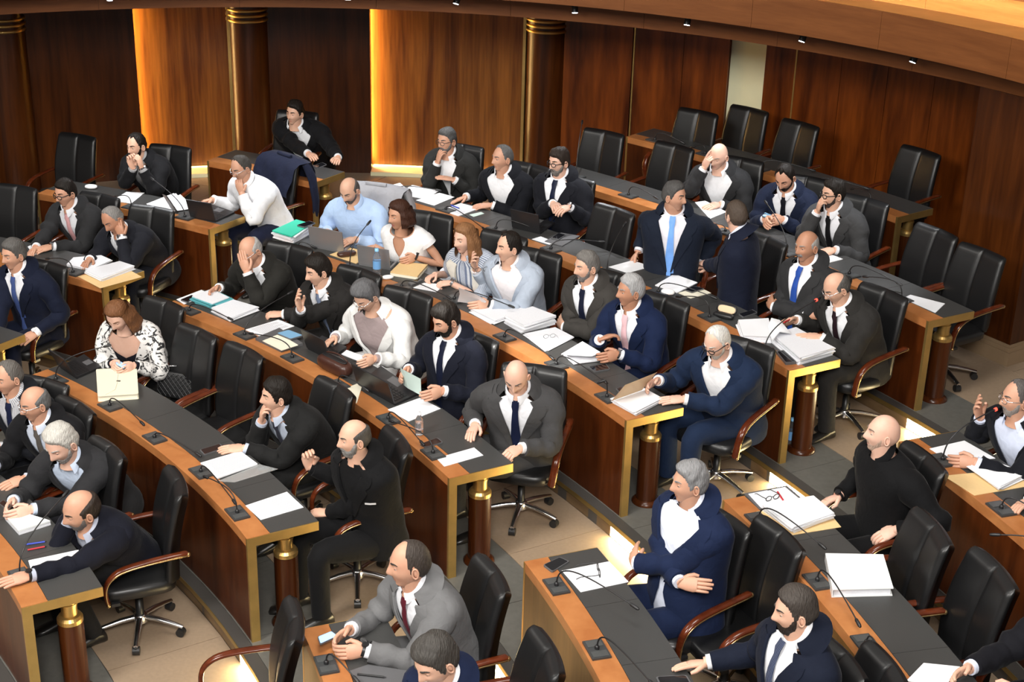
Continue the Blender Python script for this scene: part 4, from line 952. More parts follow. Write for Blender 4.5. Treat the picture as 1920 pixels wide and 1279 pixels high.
person('balding man with glasses in a dark grey suit reading thick papers at a desk end', 'E', (10.520,6.255,1.6668), 42, 58, 30, 0, rh=(10.245,6.506,1.2868), lh=(10.355,6.180,1.3068), rk='hold', lk='flat', skin=S2, hair=('sides', (.085, .08, .075), .010, 1.0), glasses='thin', jacket=(.034, .032, .030), shirt=WHT, tie=(.030, .014, .020), build=1.05, belly=.03, legs={'fwd': (.02, -.02)})
# row F
person('bald man in a dark grey jacket rubbing his eye', 'F', (9.981,9.110,1.8135), 24, 30, 20, 4, rh='eye', lh=(9.950,8.935,1.4035), skin=S4, hair=None, jacket=(.032, .032, .034), shirt=WHT, gap=1.45, build=1.05, belly=.02, rk='point', brow=(.25, .2, .17))
person('dark-bearded man in a navy suit looking down at a phone', 'F', (10.490,8.537,1.8035), 20, 24, 34, 0, rh=(10.322,8.310,1.4735), lh=(10.419,8.347,1.4735), rk='hold', lk='hold', skin=S1, hair=('receding', DK, .014, .9), beard=('full', DK, .007), jacket=(.012, .018, .044), tie=(.012, .012, .018), pocket=(.012, .018, .04))
person('man with glasses in a grey suit and black tie, hand at his mouth', 'F', (10.815,8.064,1.8135), 34, 58, 6, 0, rh='mouth', lh=(10.763,7.784,1.4035), rk='desk', skin=S2, hair=('full', DK, .018, 1.0), beard=('full', (.06, .045, .04), .002), glasses='thick', jacket=(.060, .060, .062), tie=(.012, .012, .014))
# row A
person('man in a striped shirt cut by the left edge, behind the man with thin glasses', 'A', (4.755,5.325,1.2061), 45, 60, 8, 0, rh=(4.489,5.152,0.7900), lh=(4.663,5.063,0.7800), skin=S1, hair=('high', (.12, .11, .10), .008, .7), jacket=(.014, .015, .020), shirt=(.62, .62, .64), shirt_stripe=(.25, .26, .30), tie=(.014, .02, .06))
person('balding man with thin glasses and a striped tie at the lower left', 'A', (5.027,5.012,1.1670), 45, 66, 10, 0, rh=(4.762,4.765,0.7800), lh=(4.959,4.667,0.7600), skin=S1, hair=('sides', (.12, .12, .12), .010, 1.0), glasses='thin', jacket=(.012, .012, .014), shirt=(.60, .66, .78), tie=(.16, .14, .12), tie_stripe=(.05, .045, .045))
person('white-haired man in a charcoal jacket bent over a phone at the lower left', 'A', (5.335,4.542,1.1200), 36, 48, 26, 0, rh=(5.037,4.302,0.7900), lh=(5.141,4.227,0.7900), rk='hold', lk='hold', skin=S4, hair=('full', (.50, .48, .44), .018, 1.1), beard=('full', (.45, .42, .40), .004), jacket=(.034, .034, .037), shirt=(.52, .60, .74), head_scale=1.09, trousers=(.02, .02, .025), gap=1.3, brow=(.4, .37, .34))
person('balding man in a navy suit stretched forward over the desk in the lower left corner', 'A', (5.607,3.950,0.9807), 55, 70, 14, 8, rh='cheek', lh=(5.346,3.504,0.7700), lk='flat', rk='desk', skin=S1, hair=('sides', (.030, .022, .018), .014, 1.3), beard=('full', (.20, .18, .17), .003), jacket=(.010, .011, .020), shirt=(.45, .48, .58), trousers=(.014, .014, .016), head_scale=1.10, watch='l black'.split(), hips=(5.766, 4.269), legs={'fwd': (-.02, -.12)})
# right block
person('balding man in a light grey suit and dark red tie holding a lit phone', 'B', (7.666,2.882,1.3267), 60, 78, 4, 0, rh=(7.308,2.795,0.9267), lh=(7.380,2.652,0.9267), rk='hold', lk='hold', skin=S1, hair=('crown', (.05, .04, .034), .006, .7), head_scale=1.10, jacket=(.135, .135, .138), tie=(.10, .012, .022), watch='l black'.split(), build=1.05)
person('dark-haired man in a blue suit at the bottom edge, head bowed', 'B', (7.865,1.850,1.4554), 40, 52, 26, 0, rh=(7.589,2.188,0.9167), lh=(7.754,2.095,0.8967), skin=S2, hair=('low', (.055, .050, .045), .018, 1.1), head_scale=1.06, jacket=(.012, .020, .058), shirt=WHT, trousers=NVY)
person('grey-haired man in a blue suit without a tie, arms folded, lower right', 'C', (9.175,3.387,1.5827), 48, 68, 2, 0, rk='crossed', lk='crossed', skin=S1, hair=('full', (.22, .22, .225), .018, 1.1), jacket=(.012, .022, .066), shirt=(.68, .72, .84), build=1.1, belly=.05, gap=1.455)
person('dark-bearded man in a navy suit and patterned tie at the bottom edge', 'C', (9.548,2.121,1.5964), 58, 70, 6, 0, rh=(9.145,2.483,1.0234), lh=(9.370,2.124,1.0234), rk='flat', skin=S2, hair=('full', (.055, .046, .040), .018, 1.1), beard=('full', (.030, .022, .018), .009), jacket=(.010, .014, .030), shirt=WHT, tie=(.025, .035, .09), tie_stripe=(.10, .12, .18), build=1.05)
person('bald man in a black buttoned shirt jacket leaning back at the right', 'D', (10.378,4.025,1.6001), 58, 74, -4, 0, rh=(10.162,4.218,1.0401), lh=(10.414,3.786,1.0601), rk='curl', lk='curl', skin=S4, hair=None, jacket=None, shirt=(.007, .007, .008), trousers=(.007, .007, .008), build=1.12, belly=.04, watch='r black'.split(), beard=('full', (.50, .35, .27), .0012), brow=(.20, .15, .12))
person('man in a dark suit at the bottom right corner reading a white sheet', 'D', (10.854,2.330,1.5185), 56, 66, 20, 0, rh=(10.425,2.250,1.1801), lh=(10.595,2.107,1.1701), rk='hold', lk='hold', skin=S2, hair=('full', DK, .016, 1.0), jacket=(.010, .010, .014), shirt=(.66, .72, .85), tie=(.22, .015, .05))
person('man with glasses at the right edge speaking with one hand raised', 'E', (11.268,4.383,1.6868), 44, 62, 2, 0, rh=(11.113,4.596,1.5068), lh=(10.979,4.304,1.2868), rk='up', lk='hold', skin=S1, hair=('high', (.10, .09, .085), .008, .8), beard=('full', (.30, .27, .25), .004), glasses='thin', jacket=(.010, .011, .016), shirt=(.62, .68, .84), gap=1.455)
person('man at the right edge of whom only a hand shows on the desk', 'E', (11.412,3.746,1.6868), 50, 60, 4, 0, rh=(11.192,3.807,1.2768), lh=(11.343,3.629,1.2768), skin=S2, hair=('full', DK, .016, 1.0), jacket=(.012, .012, .014), shirt=WHT)

# ------------------------------------------------------------------ chairs: empty ones first, then those under the people
def chair_top(P, row, label, turn=0.0, group='empty black leather office chairs'):
    th = math.degrees(math.atan2(P[1], P[0])); f = th + 180 + turn; a = math.radians(f)
    return put_chair((P[0] + .29 * math.cos(a), P[1] + .29 * math.sin(a)), row, f, label, group)
chair_top((3.568,9.322,1.2834), 'C', 'empty black chair at the left edge, left of the man in pale pink tie')
chair_top((3.779,10.652,1.4101), 'D', 'empty black chair at far left against the dark wall panel', -6)
chair_top((5.846,6.334,1.1267), 'B', 'empty black chair holding the quilted black handbag')
chair_top((6.253,6.005,1.1267), 'B', 'empty black chair right of the one holding the quilted handbag')
chair_top((9.041,8.358,1.5368), 'E', 'empty black chair left of the man in the sky blue tie')
chair_top((9.034,10.396,1.6635), 'F', 'empty black chair left of the upper row desk corner, by the wall', 6)
chair_top((9.690,9.964,1.6635), 'F', 'empty black chair left of the bald man rubbing his eye')
chair_top((11.608,7.638,1.6635), 'F', 'empty black chair behind the topmost desk end, left of a twin', -4)
chair_top((11.846,7.171,1.6635), 'F', 'empty black chair nearest the dark pier at right')
chair_top((9.991,10.794,1.7902), 'G', 'leftmost of the empty chairs along the wall, pale reflections on it', 4)
chair_top((10.527,10.958,1.7902), 'G', 'empty chair before the cream wall strip', 0)
chair_top((10.958,10.442,1.7902), 'G', 'empty chair along the wall, right of the one before the cream strip', -4)
chair_top((11.929,9.572,1.7902), 'G', 'empty chair alone at the right end of the topmost row', -4)
chair_top((9.713,3.383,1.2834), 'C', 'empty black chair with its seat in view, right of the folded-arms man in blue', 4)
chair_top((10.041,2.140,1.2834), 'C', 'black chair back cut by the bottom edge, below the charcoal desk', 0)
chair_top((10.523,3.279,1.4101), 'D', 'empty black chair behind the closed white binder', -8)
chair_top((10.744,2.861,1.4101), 'D', 'empty black chair at the right edge below the red-brown desk front', -4)
chair_top((7.062,2.790,1.0300), 'A', 'black chair cut by the bottom edge, left of the lit phone', -10)
def seat_for(start, who, top=None, turn=0.0, back=.05):
    Hp, F, row = next(v for k, v in SEATS.items() if k.startswith(start)); a = math.degrees(math.atan2(F[1], F[0])) + turn
    lab = 'black leather office chair used by the ' + who
    ar = math.radians(a)
    if top is None:
        x, y = Hp[0] + F[0] * back, Hp[1] + F[1] * back; r = math.hypot(x, y); k = min(1, (RK(row) + .86) / r); xy = (x * k, y * k)
    else:
        th = math.degrees(math.atan2(top[1], top[0])); a = th + 180 + turn; ar = math.radians(a); xy = (top[0] + .29 * math.cos(ar), top[1] + .29 * math.sin(ar))
    return put_chair(xy, row, a, lab, 'occupied black leather office chairs')
for st, who in (('man in navy suit and blue tie, cut', 'man in navy cut by the left edge'), ('man with glasses and a pale pink', 'man with glasses and pale pink tie'),
    ('heavy man', 'heavy man reaching over the desk end'), ('dark-haired man in a charcoal', 'man touching a microphone head'), ('black-bearded man', 'black-bearded man with the leaflet'),
    ('bald man in a grey suit and navy', 'bald man in grey looking down'), ('woman with a dark bob', 'woman with the dark bob'), ('woman with light brown', 'woman in the striped shirt'), ('man in a pale blue-grey', 'man in the pale blue-grey jacket'),
    ('grey-haired man in a brown-grey', 'man in brown-grey with folded arms'), ('silver-haired man', 'silver-haired man in the pink tie'), ('white-haired man with glasses in', 'white-haired man with the beige folder'),
    ('man with glasses and greying beard, hand', 'bearded man before the golden panel'), ('man in open white shirt', 'man in open shirt and black jacket'), ('bearded man with black-rimmed', 'man behind the black laptop screen'),
    ('man in a navy suit and sky', 'man in the sky blue tie'), ('bald man with a moustache', 'bald man in the royal blue tie'), ('balding man with glasses in a dark', 'man reading thick papers'), ('bald man in a dark grey jacket', 'bald man rubbing his eye'),
    ('dark-bearded man in a navy suit looking', 'dark-bearded man with a phone'), ('man with glasses in a grey suit', 'man with hand at his mouth'), ('man in a striped shirt', 'man in a striped shirt at left edge'),
    ('grey-haired man in a blue suit', 'man in blue with folded arms'), ('dark-bearded man in a navy suit and', 'bearded man at the bottom edge'),
    ('bald man in a black buttoned', 'bald man in a black shirt'), ('man in a dark suit at the bottom right', 'man in the bottom right corner'), ('man with glasses at the right', 'man raising his hand at right edge'), ('grey-haired woman', 'grey-haired woman in white'),
    ('bald man with glasses covering', 'bald man covering his face')):
    seat_for(st, who)
c_p3 = seat_for('grey-haired man resting', 'man resting his cheek', (4.942,8.808,1.2534), 8)
seat_for('dark-bearded man with both', 'man with hands under his chin', (4.774,10.351,1.3801), 6)
c_coat = seat_for('man in a white shirt with', 'man in a white shirt at left', (5.948,9.982,1.3801), -14)
seat_for('woman with long auburn', 'woman in the floral jacket', (5.477,6.883,1.1267), 0)
seat_for('dark-haired man in a black suit', 'man with chin on hand at the near desk', (6.978,5.431,1.1267), 0)
seat_for('short-haired man', 'man seen from behind', (10.247,7.709,1.5268), 0)
seat_for('balding man in a navy suit stretched', 'man stretched over the corner desk', (6.121,4.261,1.0200), -12)
seat_for('balding man in a light grey suit', 'man in light grey with a lit phone', (8.107,3.087,1.1467), 0)
seat_for('dark-haired man in a blue suit at the bottom', 'man with bowed head at bottom edge', (8.398,2.384,1.1467), 0)
c_grey = seat_for('balding man in a light blue', 'man in the light blue shirt')

# ------------------------------------------------------------------ microphones on the desks
def MC(a, b, base, tip, arch=.09, **k): mic(base, tip, arch, a + ' ' + b, **k)
G = 'black gooseneck microphone'
MC(G, 'bent over the dark laptop before the woman in floral jacket', (4.845,6.017,0.8667), (5.208,6.070,1.1267), .12)
MC(G, 'beside the cream folder, second from left on the near desk', (5.345,5.607,0.8667), (5.644,5.285,0.9167))
MC(G, 'third from left on the near desk, head beside a phone', (5.771,5.133,0.8667), (6.105,4.884,0.8967), .06)
MC(G, 'in front of the clipped white sheets on the near desk', (6.179,4.669,0.8667), (6.475,4.201,0.9367), .08)
MC(G, 'nearest the brass end of the near desk, crossing its neighbour', (6.507,4.153,0.8667), (6.283,4.388,0.9867), .12)
MC(G, 'before the bald man covering his face', (5.603,7.100,0.9934), (5.961,6.856,1.0534), .08)
MC(G, 'whose head the charcoal-suited man touches', (6.123,6.646,0.9934), (6.419,6.968,1.2234), .10)
MC(G, 'arching left over the cream portfolio', (6.547,6.240,0.9934), (6.203,6.552,1.0534), .11)
MC(G, 'behind the brown handbag', (6.940,5.794,0.9934), (7.137,5.663,1.0434), .09)
MC(G, 'left of the small clear bottle', (7.345,5.258,0.9934), (7.594,4.855,1.0434), .09)
MC(G, 'last before the desk end where the bald man looks down', (7.679,4.775,0.9934), (7.390,5.115,1.0534), .10)
MC(G, 'beside the green folder stack', (6.308,8.287,1.1201), (6.419,8.294,1.1501), .06)
MC(G, 'standing tall between two silver laptops', (6.800,7.848,1.1201), (6.934,8.025,1.4501), .14)
MC(G, 'in front of the beige notebook', (7.267,7.425,1.1201), (7.649,7.137,1.1701), .08)
MC(G, 'before the man in the pale blue-grey jacket', (7.706,7.187,1.1201), (8.146,6.905,1.2001), .10)
MC(G, 'before the folded-arms man in brown-grey', (8.118,6.444,1.1201), (8.452,6.037,1.1601), .10)
MC(G, 'before the silver-haired man', (8.499,5.959,1.1201), (8.816,5.622,1.1701), .10)
MC(G, 'with a short upright neck beside the beige folder', (8.839,5.433,1.1201), (8.811,5.439,1.2501), .10)
MC(G, 'lying over the papers before the man with hand on chin', (7.042,9.535,1.2468), (7.426,9.558,1.2868), .07)
MC(G, 'by the sheet before the man in open shirt', (7.541,9.067,1.2468), (7.891,8.529,1.2768), .06)
MC(G, 'before the black laptop screen', (8.007,8.569,1.2468), (8.325,8.506,1.2968), .10)
MC(G, 'beside the black folder and phone at the back', (8.484,8.079,1.2468), (8.895,8.131,1.3168), .08)
MC('straight silver-tipped microphone', 'left of the man in the sky blue tie', (8.935,7.573,1.2468), (9.067,7.818,1.5668), .12)
MC(G, 'beside the white tissue pack', (9.319,7.134,1.2468), (9.719,6.967,1.2968), .10)
MC(G, 'beside the open spectacle case', (9.669,6.636,1.2468), (9.464,6.847,1.3368), .13)
MC('red-ringed gooseneck microphone', 'before the man reading thick papers', (10.006,6.050,1.2468), (10.402,6.358,1.5268), .12, red=True)
MC('very tall thin microphone', 'near the back wall left of an empty chair', (8.741,9.805,1.3735), (8.791,10.185,1.7935), .16)
MC(G, 'below the two empty chairs on the upper desk', (9.205,9.246,1.3735), (9.426,9.108,1.4235), .10)
MC('dark microphone plate', 'in front of the bald man rubbing his eye', (9.980,8.292,1.3735), (9.851,8.391,1.4135), .05)
MC('silver-necked microphone', 'before the bearded man with the phone', (10.423,7.788,1.3735), (10.295,8.193,1.6735), .12)
MC(G, 'behind the man reading, bent along the upper desk', (10.852,7.321,1.3735), (11.160,7.021,1.4335), .10)
MC(G, 'left of the single sheet on the upper desk end', (11.153,6.811,1.3735), (10.935,7.053,1.4635), .12)
MC(G, 'first from left on the topmost desk', (9.554,10.706,1.5002), (9.799,10.603,1.5302), .09)
MC(G, 'second from left on the topmost desk', (10.008,10.251,1.5002), (9.910,10.349,1.5502), .08)
MC(G, 'middle one of five on the topmost desk', (10.479,9.790,1.5002), (10.939,9.699,1.5402), .10)
MC(G, 'fourth from left on the topmost desk', (10.906,9.287,1.5002), (11.328,9.132,1.5502), .09)
MC(G, 'last from left on the topmost desk', (11.315,8.786,1.5002), (11.211,9.057,1.5602), .10)
MC(G, 'before the man in light grey with a lit phone', (7.250,2.608,0.8667), (7.413,2.444,0.9167), .09)
MC(G, 'between the closed phone and black spectacles', (8.458,3.222,0.9934), (8.849,2.881,1.1134), .14)
MC(G, 'second on the desk with the black spectacles', (8.659,2.625,0.9934), (8.901,2.231,1.0934), .12)
MC(G, 'arching over the thick white stack at right', (9.654,3.798,1.1201), (9.944,3.435,1.1901), .12)
MC(G, 'passing in front of the closed white binder', (9.884,3.142,1.1201), (9.999,2.675,1.1901), .12)
MC(G, 'below the white binder, its neck curled low', (10.032,2.554,1.1201), (10.088,2.402,1.1501), .07)
MC('red-ringed gooseneck microphone', 'before the man raising his hand', (10.869,4.381,1.2468), (11.192,4.518,1.5468), .14, red=True)
MC(G, 'at the right edge beside the manila envelope', (11.061,3.784,1.2468), (11.226,3.663,1.3068), .09)
MC(G, 'of which only the head enters at the right edge', (11.164,3.290,1.2468), (10.926,3.389,1.3068), .08)
MC(G, 'in the lower left corner before the stretched man', (5.333,3.574,0.7400), (5.500,3.979,1.0600), .14)
MC(G, 'before the man resting his cheek', (4.459,7.880,0.9934), (4.208,8.063,1.0534), .10)
MC(G, 'on the short desk before the clasped-hands man', (4.621,9.280,1.1201), (4.439,9.416,1.1801), .10)
MC('silver-necked microphone', 'leaning left before the dark laptop at left', (5.168,9.031,1.1201), (4.820,9.371,1.3701), .10)
seat_for('bald man with a greying', 'bald bearded man in black', (7.467,4.654,1.1267), -10)
seat_for('balding man with thin', 'balding man with a striped tie', (5.217,5.288,0.9800))
seat_for('white-haired man in a charcoal', 'white-haired man at lower left', (5.593,4.679,0.9800))
seat_for('man at the right edge', 'man mostly beyond the right edge')

# ------------------------------------------------------------------ papers, laptops, phones and other things on the desks
def inset(pts, k): c = np.mean(pts, 0); return [c + (p - c) * k for p in pts]
def rounded(pts, k=.14, n=3):
    pts = [np.array(p) for p in pts]; out = []; m = len(pts)
    for i in range(m):
        p, a, b = pts[i], pts[i - 1], pts[(i + 1) % m]; L = min(np.linalg.norm(a - p), np.linalg.norm(b - p)); r = L * k
        p0, p1 = p + n3(a - p) * r, p + n3(b - p) * r
        for t in np.linspace(0, 1, n + 1): out.append((1 - t) ** 2 * p0 + 2 * (1 - t) * t * p + t * t * p1)
    return out
def sheet(label, pts, mat='paper', th=.003, name='sheet_of_paper', cat='paper', lift=.0, group=None, printed=False):
    pts = [np.array(p, float) for p in pts]; z = pts[0][2] + lift
    if not printed:
        q = MB(); q.prism(pts, z + .0005, z + .0005 + th); o = q.build(name, mat); recenter(o); return tag(o, label, cat, group)
    c = np.mean(pts, 0); o = thing(name, label, cat, (c[0], c[1], z), group=group)
    q = MB(); q.prism(pts, z + .0005, z + .0005 + th); q.build('page', mat, o)
    a, b, c_, d = pts[:4]; q = MB(); zz = z + .0008 + th; n = 15
    for i in range(n):                       # lines of print
        u0, u1 = (i + 1.5) / (n + 3), (i + 1.9) / (n + 3); e = .12; f = .88 - .22 * ((i * 7) % 5 == 0)
        P = [a + (d - a) * u + (b - a + (c_ - b - d + a) * u) * w for u, w in ((u0, e), (u0, f), (u1, f), (u1, e))]
        q.add([(p[0], p[1], zz) for p in P], [(0, 1, 2, 3)], smooth=False)
    pr = q.build('printed_lines', 'print_grey', o); pr['kind'] = 'stuff'
    return o
def pile(label, pts, th=.04, n=6, mat='paper', cover=None, name='paper_stack', cat='papers', lift=0.0, jit=.012, group=None, seed=1):
    pts = [np.array(p, float) for p in pts]; c = np.mean(pts, 0); z = pts[0][2] + lift; r = np.random.default_rng(seed)
    o = thing(name, label, cat, (c[0], c[1], z), group=group)
    for i in range(n):
        d = r.normal(0, jit, 2); a = r.normal(0, .03); R = np.array([[math.cos(a), -math.sin(a)], [math.sin(a), math.cos(a)]])
        P = [(R @ (p[:2] - c[:2])) + c[:2] + d for p in pts] if i < n - 1 else [p[:2] for p in pts]
        q = MB(); q.prism(P, z + th * i / n + .0005, z + th * (i + 1) / n - .0006)
        last = i == n - 1
        q.build('folder_cover' if (last and cover) else 'paper_bundle', (cover if last and cover else (mat if i % 2 else 'paper2') if mat == 'paper' else mat), o)
    return o
def phone(label, pts, lift=0.0, lit=None, th=.010, name='mobile_phone', cat='phone'):
    pts = [np.array(p, float) for p in pts]; c = np.mean(pts, 0); z = pts[0][2] + lift; o = thing(name, label, cat, (c[0], c[1], z))
    q = MB(); q.prism(rounded(pts), z + .0005, z + th); q.build('case', 'case_grey', o)
    q = MB(); q.prism(rounded(inset(pts, .90)), z + th, z + th + .001); q.build('screen', lit or 'glass_black', o)
    return o
def laptop(label, hl, hr, fl, fr, hgt, tilt, shell='dk_laptop', lit=None):
    """hl, hr hinge corners; fl, fr the corners nearest the user; the lid leans away by tilt degrees"""
    hl, hr, fl, fr = [np.array(p, float) for p in (hl, hr, fl, fr)]; z = hl[2]; c = (hl + hr + fl + fr) / 4
    o = thing('laptop', label, 'laptop', (c[0], c[1], z)); q = MB(); q.prism([hl, hr, fr, fl], z + .001, z + .018); b = q.build('base', shell, o)
    q = MB(); nx, ny = 12, 5
    for i in range(nx):
        for j in range(ny):
            u0, u1, v0, v1 = .05 + .9 * i / nx, .05 + .9 * (i + .84) / nx, .10 + .48 * j / ny, .10 + .48 * (j + .82) / ny
            q.prism([hl + (hr - hl) * u + (fl - hl + (fr - hr - fl + hl) * u) * v for u, v in ((u0, v0), (u1, v0), (u1, v1), (u0, v1))], z + .018, z + .0205)
    k = q.build('keys', 'black', b); k['kind'] = 'stuff'
    q = MB(); q.prism([hl + (hr - hl) * u + (fl - hl + (fr - hr - fl + hl) * u) * v for u, v in ((.36, .66), (.64, .66), (.64, .94), (.36, .94))], z + .018, z + .0188); q.build('touchpad', 'case_grey', b)
    away = n3((hl + hr) / 2 - (fl + fr) / 2); t = math.radians(tilt); d = away * math.sin(t) + np.array((0, 0, math.cos(t))); nrm = n3(np.cross(hr - hl, d)); nrm = nrm if nrm @ away > 0 else -nrm
    def slab(u0, u1, v0, v1, e0, e1):
        P = [hl + (hr - hl) * u + d * hgt * v + np.array((0, 0, .018)) for u, v in ((u0, v0), (u1, v0), (u1, v1), (u0, v1))]
        return np.array([p + nrm * e0 for p in P] + [p + nrm * e1 for p in P])
    F6 = [(3, 2, 1, 0), (4, 5, 6, 7), (0, 1, 5, 4), (1, 2, 6, 5), (2, 3, 7, 6), (3, 0, 4, 7)]
    q = MB(); q.add(slab(0, 1, 0, 1, 0, .009), F6, smooth=False); l = q.build('lid', shell, o)
    q = MB(); q.add(slab(.03, .97, .07, .96, -.0012, 0), F6, smooth=False); q.build('display', lit or 'glass_black', l)
    return o
def bottle(label, P, h=.20, r=.032, cap='cap', lab='label', fill=True):
    P = np.array(P, float); o = thing('water_bottle', label, 'bottle', tuple(P))
    q = MB(); q.lathe([(.0, .001), (r * .9, .002), (r, .012), (r * .96, h * .12), (r, h * .2), (r, h * .62), (r * .93, h * .70), (r * .5, h * .84), (r * .40, h * .88), (r * .40, h * .93)], P, 20); q.build('bottle_body', 'pet', o)
    q = MB(); q.lathe([(r * .50, h * .90), (r * .50, h), (.0, h)], P, 16); q.build('cap', cap, o)
    q = MB(); q.lathe([(r * 1.012, h * .26), (r * 1.012, h * .56)], P, 20); q.build('label', lab, o)
    return o
def spectacles(label, P, ang, lift=.0, s=1.0, w=.0026):
    P = np.array(P, float) + (0, 0, lift); o = thing('spectacles', label, 'glasses', tuple(P)); R = np.array(Matrix.Rotation(math.radians(ang), 3, 'Z'))
    tw = lambda a: P + (np.array(a) * s) @ R.T
    for sd in (-1, 1):
        t = np.linspace(0, 2 * PI, 17); q = MB(); q.tube(tw(np.stack([sd * .036 + .027 * np.cos(t), 0 * t, .022 + .020 * np.sin(t)], 1)), w, 6, 0, False); rim = q.build('rim', 'black', o)
        q = MB(); q.add(tw(np.stack([sd * .036 + .025 * np.cos(t[:-1]), 0 * t[:-1], .022 + .018 * np.sin(t[:-1])], 1)), [tuple(range(16))]); q.build('lens', 'lens', rim)
        q = MB(); q.tube(tw([(sd * .064, 0, .030), (sd * .070, .03, .028), (sd * .066, .11, .020), (sd * .062, .135, .004)]), .0024 * w / .0026, 6); q.build('temple', 'black', o)
    q = MB(); q.tube(tw([(-.010, 0, .028), (0, -.002, .031), (.010, 0, .028)]), .0024 * w / .0026, 6); q.build('bridge', 'black', o)
    return o
def pen(label, a, b, mat):
    a, b = np.array(a, float), np.array(b, float); d = n3(b - a); up = np.array((0, 0, .006)); o = thing('pen', label, 'pen', tuple((a + b) / 2))
    q = MB(); q.tube([a + up, b + up - d * .012], [.0055, .0055], 8); q.build('barrel', mat, o)
    q = MB(); q.tube([b + up - d * .012, b + up], [.005, .0015], 8); q.build('tip', 'black', o); return o
M['print_grey'] = plain('grey_print', (.42, .42, .46), .8)
M['clear_film'] = glassy('clear_folder_film', (.9, .92, .92), .8)

# near desk (second row)
cf = [(5.109,6.138,0.8667), (5.396,6.194,0.8667), (5.518,5.741,0.8667), (5.243,5.679,0.8667)]
o = thing('document_folder', 'thick cream leather document folder with a button strap on the near desk', 'folder', tuple(np.mean(cf, 0)))
z = cf[0][2]; q = MB(); q.prism(rounded(cf, .05), z + .001, z + .006); q.build('back_cover', 'cream_leather', o)
q = MB(); q.prism(inset(np.array(cf), .95), z + .006, z + .040); q.build('pages', 'cream_paper', o)
q = MB(); q.prism(rounded(cf, .05), z + .040, z + .046); fc = q.build('front_cover', 'cream_leather', o)
c = np.array(cf); m0 = (c[0] + c[1]) / 2; m1 = (c[2] + c[3]) / 2; up = np.array((0, 0, .048))
q = MB(); q.tube([m0 + up + (c[1] - c[0]) * .05, m0 * .5 + m1 * .5 + up, m1 * .8 + m0 * .2 + up + (c[3] - c[2]) * .06, m1 * .96 + m0 * .04 + up + (c[3] - c[2]) * .3], .0022, 5); q.build('strap', 'cream_paper', fc)
q = MB(); q.box(m0 * .5 + m1 * .5 + up + (c[1] - c[0]) * .03, (.028, .014, .004)); q.build('button', 'nosing', fc)
laptop('dark laptop with a pale edge-lit screen before the woman in floral jacket', (4.811,6.243,0.8667), (4.987,6.054,0.8667), (4.928,6.468,0.8667), (5.114,6.253,0.8667), .20, 28, lit='screen_pale')
phone('phone in the hands of the woman in the floral jacket', [(5.239,6.162,0.9417), (5.333,6.072,0.9417), (5.347,6.140,0.9417), (5.256,6.221,0.9417)], lit='screen_blue')
ob = thing('handbag', 'quilted black handbag with a chain on the empty chair', 'bag', (5.674,6.321,0.6267))
b0 = np.array((5.674,6.321,0.6267)); a = math.radians(74); R = np.array(Matrix.Rotation(a - PI / 2, 3, 'Z')) @ np.array(Matrix.Rotation(-.35, 3, 'X'))
q = MB(); q.rbox(b0 + (0, 0, .085), (.34, .10, .20), R=R, n=6, res=12); q.build('bag_body', 'leather', ob)
for sgn in (1, -1):
    q = MB()
    for k in range(-5, 6):
        pts = [b0 + (0, 0, .085) + R @ np.array((np.clip(k * .04 + sgn * u, -.155, .155), -.052, u)) for u in np.linspace(-.085, .085, 9)]
        q.tube(pts, .0035, 5)
    e = q.build('quilting', 'black', ob); e['kind'] = 'stuff'
q = MB(); t = np.linspace(0, PI, 30); pts = [b0 + (0, 0, .085) + R @ np.array((.15 * math.cos(a_), -.02 + .01 * math.sin(9 * a_), .10 + .045 * math.sin(a_))) for a_ in t]
for i in range(29): q.ball((np.array(pts[i]) + pts[i + 1]) / 2, (.009, .006, .006), n=4, m=6)
e = q.build('chain', 'chrome', ob); e['kind'] = 'stuff'
sheet('clear plastic folder under the clipped sheets on the near desk', [(6.307,4.561,0.8667), (6.418,4.553,0.8667), (6.666,4.748,0.8667), (6.534,4.807,0.8667)], 'clear_film', .002, 'plastic_folder', 'folder')
sheet('clipped white sheets beside a phone on the near desk', [(6.152,4.784,0.8697), (6.382,4.967,0.8697), (6.525,4.794,0.8697), (6.299,4.583,0.8697)], 'paper', .010, printed=True)
sheet('single printed sheet near the brass end of the near desk', [(6.539,4.255,0.8667), (6.770,4.445,0.8667), (6.902,4.254,0.8667), (6.663,4.086,0.8667)], 'paper', printed=True)
phone('black phone beside the clipped sheets on the near desk', [(6.107,4.973,0.8667), (6.227,5.073,0.8667), (6.264,5.009,0.8667), (6.152,4.906,0.8667)])
# third row
sheet('white sheet under a phone, leftmost on the third-row desk', [(5.446,7.353,0.9934), (5.604,7.580,0.9934), (5.683,7.489,0.9934), (5.527,7.254,0.9934)], 'paper')
phone('black phone on white sheet, left end of the third-row desk', [(5.483,7.322,0.9974), (5.555,7.434,0.9974), (5.579,7.400,0.9974), (5.552,7.269,0.9974)])
pile('stack of papers in a teal folder before the bald man covering his face', [(5.583,7.316,0.9934), (5.705,7.491,0.9934), (5.881,7.315,0.9934), (5.776,7.169,0.9934)], .05, 6, cover='paper2', mat='teal', seed=3)
pile('open ring binder pages beside the teal folder', [(5.776,7.123,0.9934), (5.917,7.306,0.9934), (6.148,7.161,0.9934), (5.959,6.914,0.9934)], .035, 5, seed=4, jit=.008)
sheet('white sheet before the man touching a microphone head', [(6.107,6.762,0.9934), (6.329,6.984,0.9934), (6.473,6.863,0.9934), (6.258,6.624,0.9934)], 'paper', printed=True)
oo = sheet('cream-topped portfolio lying by the arching microphone', [(6.218,6.570,0.9934), (6.369,6.780,0.9934), (6.591,6.492,0.9934), (6.447,6.351,0.9934)], 'case_grey', .020, 'portfolio', 'folder')
